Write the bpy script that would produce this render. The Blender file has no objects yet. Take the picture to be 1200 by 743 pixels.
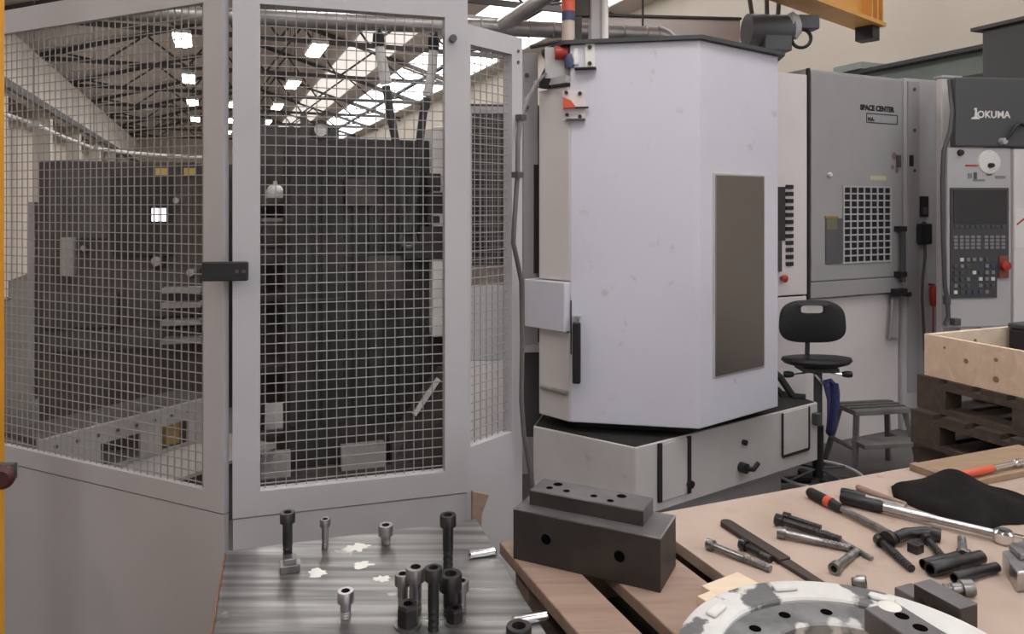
import bpy, bmesh, math, random
from mathutils import Vector, Matrix
random.seed(7)
scene = bpy.context.scene
COL = scene.collection

# ------------------------------------------------------------ camera, world, exposure
HC, F, CX, HY = 1.8, 873.0, 600.0, 240.0          # eye height, focal length in pixels, optical centre, horizon row
cam_d = bpy.data.cameras.new('camera'); cam = bpy.data.objects.new('camera', cam_d); COL.objects.link(cam)
cam.location = (0, 0, HC); cam.rotation_euler = (math.pi/2, 0, 0)
cam_d.sensor_width = 36; cam_d.lens = F/1200*36; cam_d.shift_y = -(371.5-HY)/1200; cam_d.clip_start = 0.05; cam_d.clip_end = 200
scene.camera = cam
scene.view_settings.view_transform = 'Standard'; scene.view_settings.look = 'None'
scene.view_settings.gamma = 1; scene.view_settings.use_curve_mapping = False
scene.view_settings.exposure = 0.45
LAMP_E = 26.0; SKYLIGHT_E = 2.6; WORLD_E = 0.85
w = bpy.data.worlds.new('world'); scene.world = w; w.use_nodes = True
w.node_tree.nodes['Background'].inputs[0].default_value = (0.93, 0.95, 1.0, 1)
w.node_tree.nodes['Background'].inputs[1].default_value = WORLD_E

# ------------------------------------------------------------ geometry helpers
def V(*a): return Vector(a)
def dirv(deg): r = math.radians(deg); return Vector((math.sin(r), math.cos(r), 0))
UP = Vector((0, 0, 1))
HALL = -22.1
A = dirv(HALL); B = dirv(HALL+90)                  # hall axis (away) and across it (to the right)
def hall(a, b, z=0): return A*a + B*b + UP*z
def P(x, y, d): return Vector(((x-CX)/F*d, d, HC-(y-HY)/F*d))
def T(x, y, z): d = (HC-z)*F/(y-HY); return Vector(((x-CX)/F*d, d, z))
class Plane:                                       # a vertical plane, s runs along it, off towards the viewer
    def __init__(s, p0, heading):
        s.p = Vector((p0[0], p0[1], 0)); s.u = dirv(heading); s.h = heading
        n = Vector((s.u.y, -s.u.x, 0)); s.n = n if n.dot(-s.p) > 0 else -n
    def s_(s, px):
        k = (px-CX)/F
        return (k*s.p.y - s.p.x)/(s.u.x - k*s.u.y)
    def d(s, px): return s.p.y + s.u.y*s.s_(px)
    def z(s, px, py): return HC-(py-HY)/F*s.d(px)
    def pt(s, t, z, off=0): return s.p + s.u*t + s.n*off + UP*z

INV = {}
class MB:
    def __init__(s): s.v = []; s.f = []
    def add(s, vs, fs):
        k = len(s.v); s.v += [Vector(v) for v in vs]; s.f += [tuple(i+k for i in f) for f in fs]; return s
    def para(s, o, a, b, c):
        o, a, b, c = map(Vector, (o, a, b, c))
        return s.add([o, o+a, o+a+b, o+b, o+c, o+a+c, o+a+b+c, o+b+c],
                     [(0,3,2,1),(4,5,6,7),(0,1,5,4),(1,2,6,5),(2,3,7,6),(3,0,4,7)])
    def box(s, c, size, heading=90, R=None):       # heading: direction of local x, degrees from +Y
        c = Vector(c)
        if R is None:
            u = dirv(heading); R = Matrix((u, Vector((-u.y, u.x, 0)), UP)).transposed()
        x, y, z = R.col[0]*size[0], R.col[1]*size[1], R.col[2]*size[2]
        return s.para(c-(x+y+z)/2, x, y, z)
    def slab(s, pl, s0, s1, z0, z1, o0, o1):
        return s.para(pl.pt(s0, z0, o0), pl.u*(s1-s0), pl.n*(o1-o0), UP*(z1-z0))
    def prism(s, pts, z0, z1):
        n = len(pts)
        vs = [(p[0], p[1], z0) for p in pts]+[(p[0], p[1], z1) for p in pts]
        fs = [tuple(range(n))[::-1], tuple(range(n, 2*n))]+[(i, (i+1) % n, n+(i+1) % n, n+i) for i in range(n)]
        return s.add(vs, fs)
    def extrude(s, pts, vec):                      # polygon of 3D points swept by vec
        n = len(pts); vec = Vector(vec)
        vs = [Vector(p) for p in pts]+[Vector(p)+vec for p in pts]
        fs = [tuple(range(n))[::-1], tuple(range(n, 2*n))]+[(i, (i+1) % n, n+(i+1) % n, n+i) for i in range(n)]
        return s.add(vs, fs)
    def tube(s, pts, r, n=8, caps=True):
        pts = [Vector(p) for p in pts]; m = len(pts)
        rs = r if isinstance(r, (list, tuple)) else [r]*m
        t0 = (pts[1]-pts[0]).normalized(); ref = UP if abs(t0.z) < .9 else Vector((1, 0, 0))
        x = t0.cross(ref).normalized(); k = len(s.v)
        for i, p in enumerate(pts):
            t = (pts[min(i+1, m-1)]-pts[max(i-1, 0)]).normalized()
            x = (x-t*x.dot(t)).normalized(); y = t.cross(x)
            for j in range(n):
                a = 2*math.pi*j/n; s.v.append(p+(x*math.cos(a)+y*math.sin(a))*rs[i])
        for i in range(m-1):
            for j in range(n):
                s.f.append((k+i*n+j, k+i*n+(j+1) % n, k+(i+1)*n+(j+1) % n, k+(i+1)*n+j))
        if caps:
            s.f.append(tuple(k+j for j in range(n))[::-1]); s.f.append(tuple(k+(m-1)*n+j for j in range(n)))
        return s
    def cyl(s, p0, p1, r, r1=None, n=14): return s.tube([p0, p1], [r, r if r1 is None else r1], n)
    def lathe(s, p, axis, prof, n=20):             # prof: (radius, height along axis)
        p = Vector(p); ax = Vector(axis).normalized(); ref = UP if abs(ax.z) < .9 else Vector((1, 0, 0))
        x = ax.cross(ref).normalized(); y = ax.cross(x); k = len(s.v); m = len(prof)
        for r, h in prof:
            for j in range(n):
                a = 2*math.pi*j/n; s.v.append(p+ax*h+(x*math.cos(a)+y*math.sin(a))*max(r, 1e-5))
        for i in range(m-1):
            for j in range(n):
                s.f.append((k+i*n+j, k+i*n+(j+1) % n, k+(i+1)*n+(j+1) % n, k+(i+1)*n+j))
        return s
    def torus(s, c, axis, R, r, n=32, m=8, a0=0, a1=2*math.pi):
        c = Vector(c); ax = Vector(axis).normalized(); ref = UP if abs(ax.z) < .9 else Vector((1, 0, 0))
        x = ax.cross(ref).normalized(); y = ax.cross(x)
        full = abs(a1-a0-2*math.pi) < 1e-6
        pts = [c+(x*math.cos(a0+(a1-a0)*i/n)+y*math.sin(a0+(a1-a0)*i/n))*R for i in range(n+1)]
        return s.tube(pts, r, m, caps=not full)
    def grid(s, fn, nu, nv):
        k = len(s.v)
        for i in range(nu+1):
            for j in range(nv+1): s.v.append(Vector(fn(i/nu, j/nv)))
        for i in range(nu):
            for j in range(nv):
                a = k+i*(nv+1)+j; s.f.append((a, a+nv+1, a+nv+2, a+1))
        return s
    def build(s, name, mat, parent=None, smooth=False, bevel=0, kind=None, solid=0, label=None):
        me = bpy.data.meshes.new(name)
        inv = INV[parent.name] if parent else Matrix.Identity(4)
        me.from_pydata([inv @ v for v in s.v], [], s.f)
        bm = bmesh.new(); bm.from_mesh(me)
        if smooth: bmesh.ops.remove_doubles(bm, verts=bm.verts, dist=1e-6)
        bmesh.ops.recalc_face_normals(bm, faces=bm.faces)
        bm.to_mesh(me); bm.free()
        if smooth:
            for p in me.polygons: p.use_smooth = True
            try: me.set_sharp_from_angle(angle=math.radians(40))
            except Exception: pass
        o = bpy.data.objects.new(name, me); COL.objects.link(o); me.materials.append(mat)
        if parent: o.parent = parent; INV[o.name] = inv
        else: INV[o.name] = Matrix.Identity(4)
        if solid:
            md = o.modifiers.new('solid', 'SOLIDIFY'); md.thickness = solid; md.offset = 0
        if bevel:
            md = o.modifiers.new('bevel', 'BEVEL'); md.width = bevel; md.segments = 2; md.limit_method = 'ANGLE'; md.angle_limit = math.radians(40)
        if kind: o['kind'] = kind
        if label: o['label'] = label
        return o
def thing(name, label, cat, loc=(0, 0, 0), group=None):
    o = bpy.data.objects.new(name, None); COL.objects.link(o); o.location = Vector(loc); o.empty_display_size = .05
    INV[o.name] = Matrix.Translation(-Vector(loc)); o['label'] = label; o['category'] = cat
    if group: o['group'] = group
    return o
def tag(o, label, cat, group=None):
    o['label'] = label; o['category'] = cat
    if group: o['group'] = group
    return o
def recentre(o):                                   # move a single-mesh thing's origin to its base
    c = [min(v.co.z for v in o.data.vertices)]
    cx = sum(v.co.x for v in o.data.vertices)/len(o.data.vertices); cy = sum(v.co.y for v in o.data.vertices)/len(o.data.vertices)
    off = Vector((cx, cy, c[0])); o.data.transform(Matrix.Translation(-off)); o.location = off
    return o
def copy_tree(o, delta, label=None, group=None, parent=None):
    c = o.copy(); COL.objects.link(c)
    if parent is None:
        c.location = o.location+Vector(delta)
        if label: c['label'] = label
        if group: c['group'] = group
    else: c.parent = parent
    for ch in list(o.children): copy_tree(ch, delta, parent=c)
    return c
def text_mesh(txt, size, o, xdir, ydir, name, mat, parent, extrude=.0015, align='CENTER', bold=0):
    cu = bpy.data.curves.new('t', 'FONT'); cu.body = txt; cu.size = size; cu.extrude = extrude; cu.align_x = align; cu.resolution_u = 3
    cu.offset = bold
    to = bpy.data.objects.new('t', cu); COL.objects.link(to)
    me = bpy.data.meshes.new_from_object(to); bpy.data.objects.remove(to); bpy.data.curves.remove(cu)
    xd = Vector(xdir).normalized(); yd = Vector(ydir).normalized(); zd = xd.cross(yd)
    M = Matrix.Translation(Vector(o)) @ Matrix((xd, yd, zd)).transposed().to_4x4()
    me.transform(INV[parent.name] @ M); me.materials.clear(); me.materials.append(mat); me.name = name
    ob = bpy.data.objects.new(name, me); COL.objects.link(ob); ob.parent = parent; INV[ob.name] = INV[parent.name]
    return ob

# ------------------------------------------------------------ materials
def new_mat(name):
    m = bpy.data.materials.new(name); m.use_nodes = True; nt = m.node_tree
    return m, nt, nt.nodes['Principled BSDF']
def mat(name, c1, rough=.5, metal=0, c2=None, scale=6, lo=.4, hi=.7, bump=0, bscale=60, detail=5, stretch=None, spec=None, c3=None, scale3=2, lo3=.55, hi3=.65):
    m, nt, b = new_mat(name); L = nt.links.new
    b.inputs['Roughness'].default_value = rough; b.inputs['Metallic'].default_value = metal
    if spec is not None: b.inputs['Specular IOR Level'].default_value = spec
    b.inputs['Base Color'].default_value = (*c1, 1)
    tc = nt.nodes.new('ShaderNodeTexCoord'); mp = nt.nodes.new('ShaderNodeMapping'); L(tc.outputs['Object'], mp.inputs[0])
    if stretch: mp.inputs['Scale'].default_value = stretch
    def ramp(sc, l, h):
        n = nt.nodes.new('ShaderNodeTexNoise'); n.inputs['Scale'].default_value = sc; n.inputs['Detail'].default_value = detail
        L(mp.outputs[0], n.inputs['Vector'])
        r = nt.nodes.new('ShaderNodeMapRange'); r.inputs[1].default_value = l; r.inputs[2].default_value = h
        L(n.outputs['Fac'], r.inputs[0]); return r.outputs[0]
    out = None
    if c2:
        mx = nt.nodes.new('ShaderNodeMix'); mx.data_type = 'RGBA'; mx.inputs[6].default_value = (*c1, 1); mx.inputs[7].default_value = (*c2, 1)
        L(ramp(scale, lo, hi), mx.inputs[0]); out = mx.outputs[2]
    if c3:
        mx = nt.nodes.new('ShaderNodeMix'); mx.data_type = 'RGBA'; mx.inputs[7].default_value = (*c3, 1)
        if out: L(out, mx.inputs[6])
        else: mx.inputs[6].default_value = (*c1, 1)
        L(ramp(scale3, lo3, hi3), mx.inputs[0]); out = mx.outputs[2]
    if out: L(out, b.inputs['Base Color'])
    if bump:
        n = nt.nodes.new('ShaderNodeTexNoise'); n.inputs['Scale'].default_value = bscale; L(mp.outputs[0], n.inputs['Vector'])
        bp = nt.nodes.new('ShaderNodeBump'); bp.inputs['Strength'].default_value = bump; bp.inputs['Distance'].default_value = .01
        L(n.outputs['Fac'], bp.inputs['Height']); L(bp.outputs[0], b.inputs['Normal'])
    return m
def emit(name, c, e):
    m, nt, b = new_mat(name); b.inputs['Base Color'].default_value = (*c, 1)
    b.inputs['Emission Color'].default_value = (*c, 1); b.inputs['Emission Strength'].default_value = e
    return m
def wood(name, c1, c2, heading, scale=14, rough=.7):   # grain runs along the given heading
    m, nt, b = new_mat(name); L = nt.links.new; b.inputs['Roughness'].default_value = rough
    tc = nt.nodes.new('ShaderNodeTexCoord'); mp = nt.nodes.new('ShaderNodeMapping'); L(tc.outputs['Object'], mp.inputs[0])
    mp.inputs['Rotation'].default_value = (0, 0, math.radians(heading-90)); mp.inputs['Scale'].default_value = (.8, 9, 6)
    n = nt.nodes.new('ShaderNodeTexNoise'); n.inputs['Scale'].default_value = scale*.25; n.inputs['Detail'].default_value = 8; n.inputs['Distortion'].default_value = .8
    L(mp.outputs[0], n.inputs['Vector'])
    r = nt.nodes.new('ShaderNodeMapRange'); r.inputs[1].default_value = .35; r.inputs[2].default_value = .7; L(n.outputs['Fac'], r.inputs[0])
    mx = nt.nodes.new('ShaderNodeMix'); mx.data_type = 'RGBA'; mx.inputs[6].default_value = (*c1, 1); mx.inputs[7].default_value = (*c2, 1)
    L(r.outputs[0], mx.inputs[0]); L(mx.outputs[2], b.inputs['Base Color'])
    return m
M = dict(
    fence=mat('fence_grey_paint', (.485, .47, .49), .45, 0, (.455, .44, .46), 3, bump=.03, bscale=200),
    wire=mat('galvanised_wire', (.31, .295, .29), .5, .1),
    machine=mat('machine_light_grey', (.62, .615, .69), .42, 0, (.585, .575, .64), 1.6, .45, .7, .03, 150, c3=(.43, .41, .44), scale3=9, lo3=.66, hi3=.78),
    machine_white=mat('machine_off_white', (.68, .63, .63), .5, 0, (.62, .57, .57), 2, .4, .7),
    base=mat('machine_base_grime', (.57, .54, .54), .5, 0, (.49, .46, .455), 2.5, .42, .72, .05, 90, c3=(.22, .20, .19), scale3=5, lo3=.68, hi3=.8),
    cabinet=mat('cabinet_mid_grey', (.345, .333, .338), .5, 0, (.32, .31, .312), 3, bump=.03, bscale=200),
    cabinet_l=mat('cabinet_light_grey', (.46, .45, .46), .5, 0, (.42, .40, .41), 3),
    dark=mat('dark_grey_paint', (.075, .075, .08), .5),
    dark2=mat('charcoal_sheet', (.055, .055, .058), .6),
    black=mat('black_plastic', (.014, .014, .016), .45),
    rubber=mat('black_rubber', (.012, .012, .013), .75),
    seal=mat('black_seal', (.02, .018, .017), .8),
    cell_dark=mat('cell_machine_dark', (.035, .032, .032), .6, .2, (.055, .05, .048), 4),
    cell_mid=mat('cell_machine_brown_grey', (.10, .09, .085), .6, .2, (.06, .055, .05), 4),
    cell_light=mat('cell_light_grey', (.36, .34, .33), .55, 0, (.28, .26, .25), 3),
    oxide=mat('black_oxide_steel', (.05, .049, .052), .34, .8, (.085, .08, .078), 20),
    block=mat('blackened_block', (.050, .043, .041), .5, .5, (.075, .062, .055), 7, .4, .7, .05, 120),
    block_top=mat('milled_dark_steel', (.20, .19, .195), .42, .6, (.14, .135, .137), 12),
    steel=mat('bright_steel', (.55, .54, .55), .28, 1, (.40, .39, .39), 25),
    chrome=mat('chrome', (.80, .80, .82), .14, 1),
    worn=mat('worn_steel', (.34, .33, .33), .33, .9, (.17, .165, .16), 30),
    plate=mat('ground_steel_plate', (.25, .245, .245), .33, .9, (.48, .47, .46), 3, .45, .7, .06, 30, stretch=(1, 1, 1)),
    pine=wood('pale_pine', (.76, .58, .44), (.64, .47, .34), -22, 10),
    pine_b=wood('pale_pine_cross', (.80, .65, .50), (.70, .55, .41), 68, 10),
    plank=wood('brown_plank', (.36, .25, .20), (.26, .17, .13), -22, 12),
    ply=mat('plywood_board', (.47, .365, .305), .75, 0, (.41, .31, .255), 5, .4, .7, c3=(.33, .23, .18), scale3=9, lo3=.62, hi3=.8),
    pallet=wood('old_pallet_wood', (.085, .062, .05), (.05, .036, .03), 68, 12),
    pallet_b=wood('old_pallet_block', (.105, .07, .052), (.06, .042, .034), -22, 12),
    concrete=mat('workshop_floor', (.15, .14, .135), .6, 0, (.10, .095, .09), 1.5, .4, .7, .05, 40),
    wall=mat('beige_wall', (.66, .575, .49), .85, 0, (.61, .53, .45), .8, .4, .7, .05, 60),
    roof=mat('roof_lining', (.62, .54, .49), .85, 0, (.55, .48, .43), .7),
    roof_pale=mat('roof_pale_band', (.75, .68, .62), .8),
    truss=mat('truss_dark_steel', (.07, .06, .058), .6, .2),
    fascia=mat('runway_beige', (.62, .57, .52), .7, 0, (.54, .49, .45), 1),
    green=mat('pale_green_paint', (.32, .37, .34), .6, 0, (.26, .30, .28), 2),
    yellow=mat('yellow_paint', (.72, .33, .02), .4, 0, (.62, .26, .015), 3),
    orange=mat('orange_paint', (.70, .36, .10), .45, 0, (.60, .29, .07), 4),
    red=mat('red_plastic', (.40, .035, .025), .4),
    redorange=mat('red_orange_plastic', (.62, .10, .05), .4),
    blue=mat('blue_cloth', (.05, .055, .16), .9, 0, (.03, .035, .11), 30),
    cloth=mat('black_cloth', (.013, .0115, .012), .95, 0, (.019, .017, .017), 20, bump=.3, bscale=80, spec=.1),
    duct=mat('galvanised_duct', (.42, .40, .40), .4, .6, (.30, .285, .28), 8),
    window=mat('smoky_window', (.045, .034, .031), .32, 0, (.04, .031, .029), 2),
    screen=mat('dark_screen', (.03, .03, .035), .25, spec=.6),
    key=mat('grey_keycap', (.22, .21, .22), .5),
    white=mat('white_paint', (.75, .72, .70), .5),
    paper=mat('paper_label', (.70, .68, .66), .8),
    yellow_lamp_tint=mat('yellow_lamp_tint', (.65, .48, .14), .7),
    casting=mat('painted_casting', (.26, .265, .27), .5, .4, (.15, .15, .155), 16, .4, .65, .2, 40, c3=(.66, .65, .64), scale3=9, lo3=.58, hi3=.62),
    sock=mat('dark_blue_fitting', (.05, .06, .13), .5),
    tan=mat('tan_pipe', (.55, .45, .38), .6),
    grease=mat('pale_grease', (.75, .73, .70), .4),
    brass=mat('brass', (.55, .38, .15), .35, .8),
    casting_w=mat('white_flaking_paint', (.72, .71, .70), .6, 0, (.60, .59, .58), 6, .4, .7, .25, 30, c3=(.14, .14, .145), scale3=11, lo3=.56, hi3=.60),
    cell_left=mat('cell_brown_housing', (.088, .072, .064), .6, .1, (.06, .05, .045), 4),
    pale_ring=mat('pale_metal_ring', (.75, .74, .74), .35, .3),
    hose=mat('grey_rubber_hose', (.05, .048, .05), .6),
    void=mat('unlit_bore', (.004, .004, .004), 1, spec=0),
    step_grey=mat('dull_step_grey', (.17, .16, .155), .6, 0, (.11, .10, .098), 8),
    glow=emit('translucent_roof_sheet', (1.0, .94, .88), .55),
    lamp=emit('lamp_diffuser', (1.0, .98, .95), LAMP_E),
    skylight=emit('skylight_glazing', (.95, .98, 1.0), SKYLIGHT_E),
    patch=emit('glowing_patch', (.95, .97, 1.0), 2.0),
)
M['window'].node_tree.nodes['Principled BSDF'].inputs['IOR'].default_value = 3.2

# ------------------------------------------------------------ the hall
A0, A1, B0, B1 = -9.0, 46.0, -4.4, 7.2             # hall extent along and across
EAVE, RIDGE, BR = 5.35, 7.1, 1.4
def struct(o): o['kind'] = 'structure'; return o
def hbox(mb, a0, a1, b0, b1, z0, z1): return mb.para(hall(a0, b0, z0), A*(a1-a0), B*(b1-b0), UP*(z1-z0))
struct(hbox(MB(), A0, A1, B0-.3, B1+.3, -.2, 0).build('floor', M['concrete']))
struct(hbox(MB(), A0, A1, B0-.25, B0, 0, EAVE+.2).build('wall_left', M['wall']))
struct(hbox(MB(), A0, A1, B1, B1+.25, 0, EAVE+.2).build('wall_right', M['wall']))
struct(hbox(MB(), A1, A1+.25, B0-.25, B1+.25, 0, RIDGE+.4).build('wall_back', M['wall']))
def roofz(b): return EAVE+(RIDGE-EAVE)*(b-B0)/(BR-B0) if b < BR else EAVE+(RIDGE-EAVE)*(B1-b)/(B1-BR)
def roofstrip(mb, b0, b1, a0=A0, a1=A1, dz=0, th=.08):
    z0, z1 = roofz(b0)+dz, roofz(b1)+dz
    return mb.extrude([hall(a0, b0, z0), hall(a0, b1, z1), hall(a0, b1, z1+th), hall(a0, b0, z0+th)], A*(a1-a0))
SK0, SK1 = 5.35, 6.85                              # glazed strip on the right slope
ceil = MB(); roofstrip(ceil, B0-.25, BR); roofstrip(ceil, BR, SK0); roofstrip(ceil, SK1, B1+.25)
ceil = struct(ceil.build('ceiling', M['roof']))
struct(roofstrip(MB(), 3.75, 4.75, dz=-.06, th=.05).build('window_40', M['glow']))
k = 0; a = A0
while a < A1-.1:                                   # each skylight bay is a window in the roof
    k += 1
    g = roofstrip(MB(), SK0, SK1, a+.12, min(a+4.4, A1)-.12, dz=.03, th=.03).build('window_%d' % k, M['skylight']); struct(g)
    bar = roofstrip(MB(), SK0, SK1, a-.12, a+.12, dz=-.02, th=.1); bar.build('glazing_bar', M['roof'], ceil)
    m1 = roofstrip(MB(), SK0+.7, SK0+.78, a+.12, min(a+4.4, A1)-.12, dz=-.03, th=.06); m1.build('glazing_bar', M['truss'], ceil)
    a += 4.4
# lattice roof trusses
def truss(a):
    t = thing('roof_truss', 'dark steel lattice roof truss spanning the hall under the roof lining', 'truss', hall(a, B0, 5.3), 'roof trusses along the hall')
    zb = 5.32; n = 12; bs = [B0+(B1-B0)*i/n for i in range(n+1)]
    hbox(MB(), a-.04, a+.04, B0, B1, zb, zb+.10).build('bottom_chord', M['truss'], t)
    for (b0, b1) in ((B0, BR), (BR, B1)):
        MB().extrude([hall(a-.04, b0, roofz(b0)-.14), hall(a-.04, b1, roofz(b1)-.14), hall(a-.04, b1, roofz(b1)-.03), hall(a-.04, b0, roofz(b0)-.03)], A*.08).build('rafter', M['truss'], t)
    for i in range(1, n):
        if i % 2:
            p = hall(a, bs[i], roofz(bs[i])-.1)
            for j in (i-1, i+1): MB().tube([hall(a, bs[j], zb+.05), p], .028, 4).build('web_bar', M['truss'], t)
    return t
t0 = truss(3.5)
for a in (-5.3, -.9, 7.9, 12.3, 16.7, 21.1, 25.5, 29.9, 34.3, 38.7, 43.1): copy_tree(t0, A*(a-3.5))
# crane runway girder along the left side on columns
rg = thing('crane_runway_girder', 'beige crane runway girder running along the left wall of the hall', 'girder', hall(0, -3.7, 4.2))
hbox(MB(), A0+.1, A1-.1, -3.95, -3.55, 4.2, 5.15).build('web_plate', M['fascia'], rg)
hbox(MB(), A0+.1, A1-.1, -3.98, -3.42, 4.10, 4.2).build('bottom_flange', M['fascia'], rg)
hbox(MB(), A0+.1, A1-.1, -3.5, -3.40, 3.95, 4.10).build('rail', M['truss'], rg)
c0 = None
for i, a in enumerate([3.5+4.4*k for k in range(-1, 9)]):
    if c0 is None:
        c0 = thing('steel_column', 'beige steel column under the crane runway girder by the left wall', 'column', hall(a, -3.75, 0), 'columns along the left wall')
        hbox(MB(), a-.18, a+.18, -3.92, -3.58, .02, 4.1).build('shaft', M['fascia'], c0)
        hbox(MB(), a-.25, a+.25, -4.0, -3.5, 0, .02).build('base_plate', M['truss'], c0); ca = a
    else: copy_tree(c0, A*(a-ca))
# luminaires hanging below the trusses: these light the hall
def lamp(a, b, L=1.3, W=.34, z=5.05):
    t = thing('ceiling_lamp', 'bright white rectangular industrial ceiling lamp hung below the roof trusses', 'lamp', hall(a, b, z), 'ceiling lamps of the hall')
    hbox(MB(), a-L/2, a+L/2, b-W/2, b+W/2, z+.03, z+.1).build('housing', M['white'], t)
    hbox(MB(), a-L/2+.03, a+L/2-.03, b-W/2+.03, b+W/2-.03, z, z+.029).build('diffuser', M['lamp'], t)
    for s in (-.45, .45):
        MB().cyl(hall(a+s*L, b, z+.1), hall(a+s*L, b, roofz(b)), .008, n=5).build('hanger_rod', M['truss'], t)
    return t
l0 = lamp(6.3, 2.1)
for a in (-3.5, 1.4, 11.3, 16.2, 21.1, 26.0, 31.0, 36.0):
    copy_tree(l0, A*(a-6.3))
l1 = lamp(6.3, .75)
for a in (11.3, 16.2, 21.1, 26.0, 31.0, 36.0): copy_tree(l1, A*(a-6.3))
l2 = lamp(1.4, .75)
for a in (-3.5,): copy_tree(l2, A*(a-1.4))
fill_lamp = lamp(-1.0, -1.7)  # unseen lamps added to brighten the upper fence and machine front
copy_tree(fill_lamp, A*3.4)
l4 = lamp(16.2, -.5)
for a in (21.1, 26.0, 31.0): copy_tree(l4, A*(a-16.2))
# pale green ledge beam on the right wall
gb = thing('wall_beam', 'pale green painted beam running along the beige right wall', 'beam', hall(4, 7.1, 3.3))
hbox(MB(), -2, 6.5, 6.85, 7.19, 3.06, 3.27).build('web', M['green'], gb)
hbox(MB(), -2, 6.5, 6.72, 7.19, 3.27, 3.31).build('top_flange', M['dark2'], gb)
hbox(MB(), 6.2, 6.6, 6.7, 7.18, 3.315, 3.39).build('end_clamp', M['green'], gb)

# ------------------------------------------------------------ overhead: jib crane, hoist, ducts, pipes
JP = P(1022, 34, 6.0); JH = 48.6; ju = dirv(JH); jn = Vector((ju.y, -ju.x, 0))
jc = thing('jib_crane', 'orange jib crane boom with a black end stop near the beige wall', 'crane', JP)
jb = JP-ju*4.2
MB().para(JP-jn*.11, -ju*4.2, jn*.22, UP*.03).build('bottom_flange', M['orange'], jc)
MB().para(JP-jn*.02+UP*.03, -ju*4.2, jn*.04, UP*.34).build('web', M['orange'], jc)
MB().para(JP-jn*.11+UP*.37, -ju*4.2, jn*.22, UP*.03).build('top_flange', M['orange'], jc)
for q in (.03, .12, .22):
    MB().para(JP-ju*q-jn*.10+UP*.03, -ju*.02, jn*.20, UP*.34).build('stiffener', M['orange'], jc)
MB().para(JP-ju*.03-jn*.07-UP*.11, -ju*.12, jn*.14, UP*.11).build('end_stop', M['black'], jc)
MB().cyl(JP-ju*4.0+UP*.4, Vector((*(JP-ju*4.0).xy, roofz((JP-ju*4.0).dot(B)))), .09).build('hanger_post', M['orange'], jc)
HP = P(902, 36, 5.3)
ho = thing('chain_hoist', 'dark grey electric chain hoist with a round hook ring hanging above the machine', 'hoist', HP)
ru = dirv(84)
MB().cyl(HP-ru*.17, HP+ru*.14, .115, n=16).build('motor_body', M['dark'], ho, smooth=True)
MB().box(HP+ru*.02-UP*.10, (.20, .2, .12), 84).build('gear_housing', M['dark'], ho, bevel=.01)
MB().lathe(HP+ru*.13+UP*.03, ru+Vector((0, -.6, .1)), [(0, 0), (.09, .01), (.10, .05), (.06, .09), (0, .1)]).build('end_cap', M['cabinet_l'], ho, smooth=True)
MB().box(HP+ru*.27+UP*.06, (.16, .1, .1), 84).build('brake_box', M['dark'], ho, bevel=.01)
MB().torus(HP+ru*.235-UP*.05, V(.1, 1, 0), .066, .013, 26, 6).build('hook_ring', M['black'], ho, smooth=True)
for dx in (-.13, -.02, .06):
    MB().cyl(HP+ru*dx+UP*.1, HP+ru*(dx*2.2)+UP*1.1, .016, n=6).build('suspension_link', M['dark'], ho)
jz = HC+1.42
MB().box(HP+UP*1.14, (.5, .08, .08), 84).build('trolley', M['dark'], ho)
MB().cyl(HP+UP*1.15, Vector((HP.x, HP.y, roofz(HP.dot(B))-.01)), .03, n=8).build('suspension_rod', M['dark'], ho)
# galvanised ducts
dp = P(545, 31, 4.8); DB = dirv(80)
dk = thing('air_duct', 'galvanised round air duct running level above the fence and machine', 'duct', dp)
pts = [dp-DB*2.2]+[dp+DB*(q*.13) for q in range(0, 11)]
MB().tube(pts, .052, 14).build('straight_run', M['duct'], dk, smooth=True)
e0 = dp+DB*1.3
MB().tube([e0+DB*(.12*math.sin(q*math.pi/12))-UP*(.12-.12*math.cos(q*math.pi/12)) for q in range(7)]+[e0+DB*.12-UP*.25], .056, 14).build('elbow', M['duct'], dk, smooth=True)
for q in range(8): MB().torus(dp+DB*(.1+q*.16), DB, .053, .005, 16, 5).build('seam_band', M['duct'], dk)
MB().tube([dp+DB*.22, P(640, -4, 4.7), P(700, -60, 4.6)], .05, 14).build('branch_duct', M['duct'], dk, smooth=True)
for q in (-1.9, 1.2): MB().cyl(dp+DB*q+UP*.05, Vector((*(dp+DB*q).xy, 5.3)), .008, n=5).build('hanger_rod', M['truss'], dk)
d2 = P(545, 22, 8.5)
dd = thing('conduit_pipe', 'grey horizontal conduit pipe behind the round air duct', 'pipe', d2)
MB().tube([d2-B*2, d2+B*2.6], .05, 8).build('pipe', M['duct'], dd, smooth=True)
for q in (-1.5, 1.6): MB().cyl(d2+B*q, Vector((*(d2+B*q).xy, 5.3)), .01, n=5).build('hanger_rod', M['truss'], dd)

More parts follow.
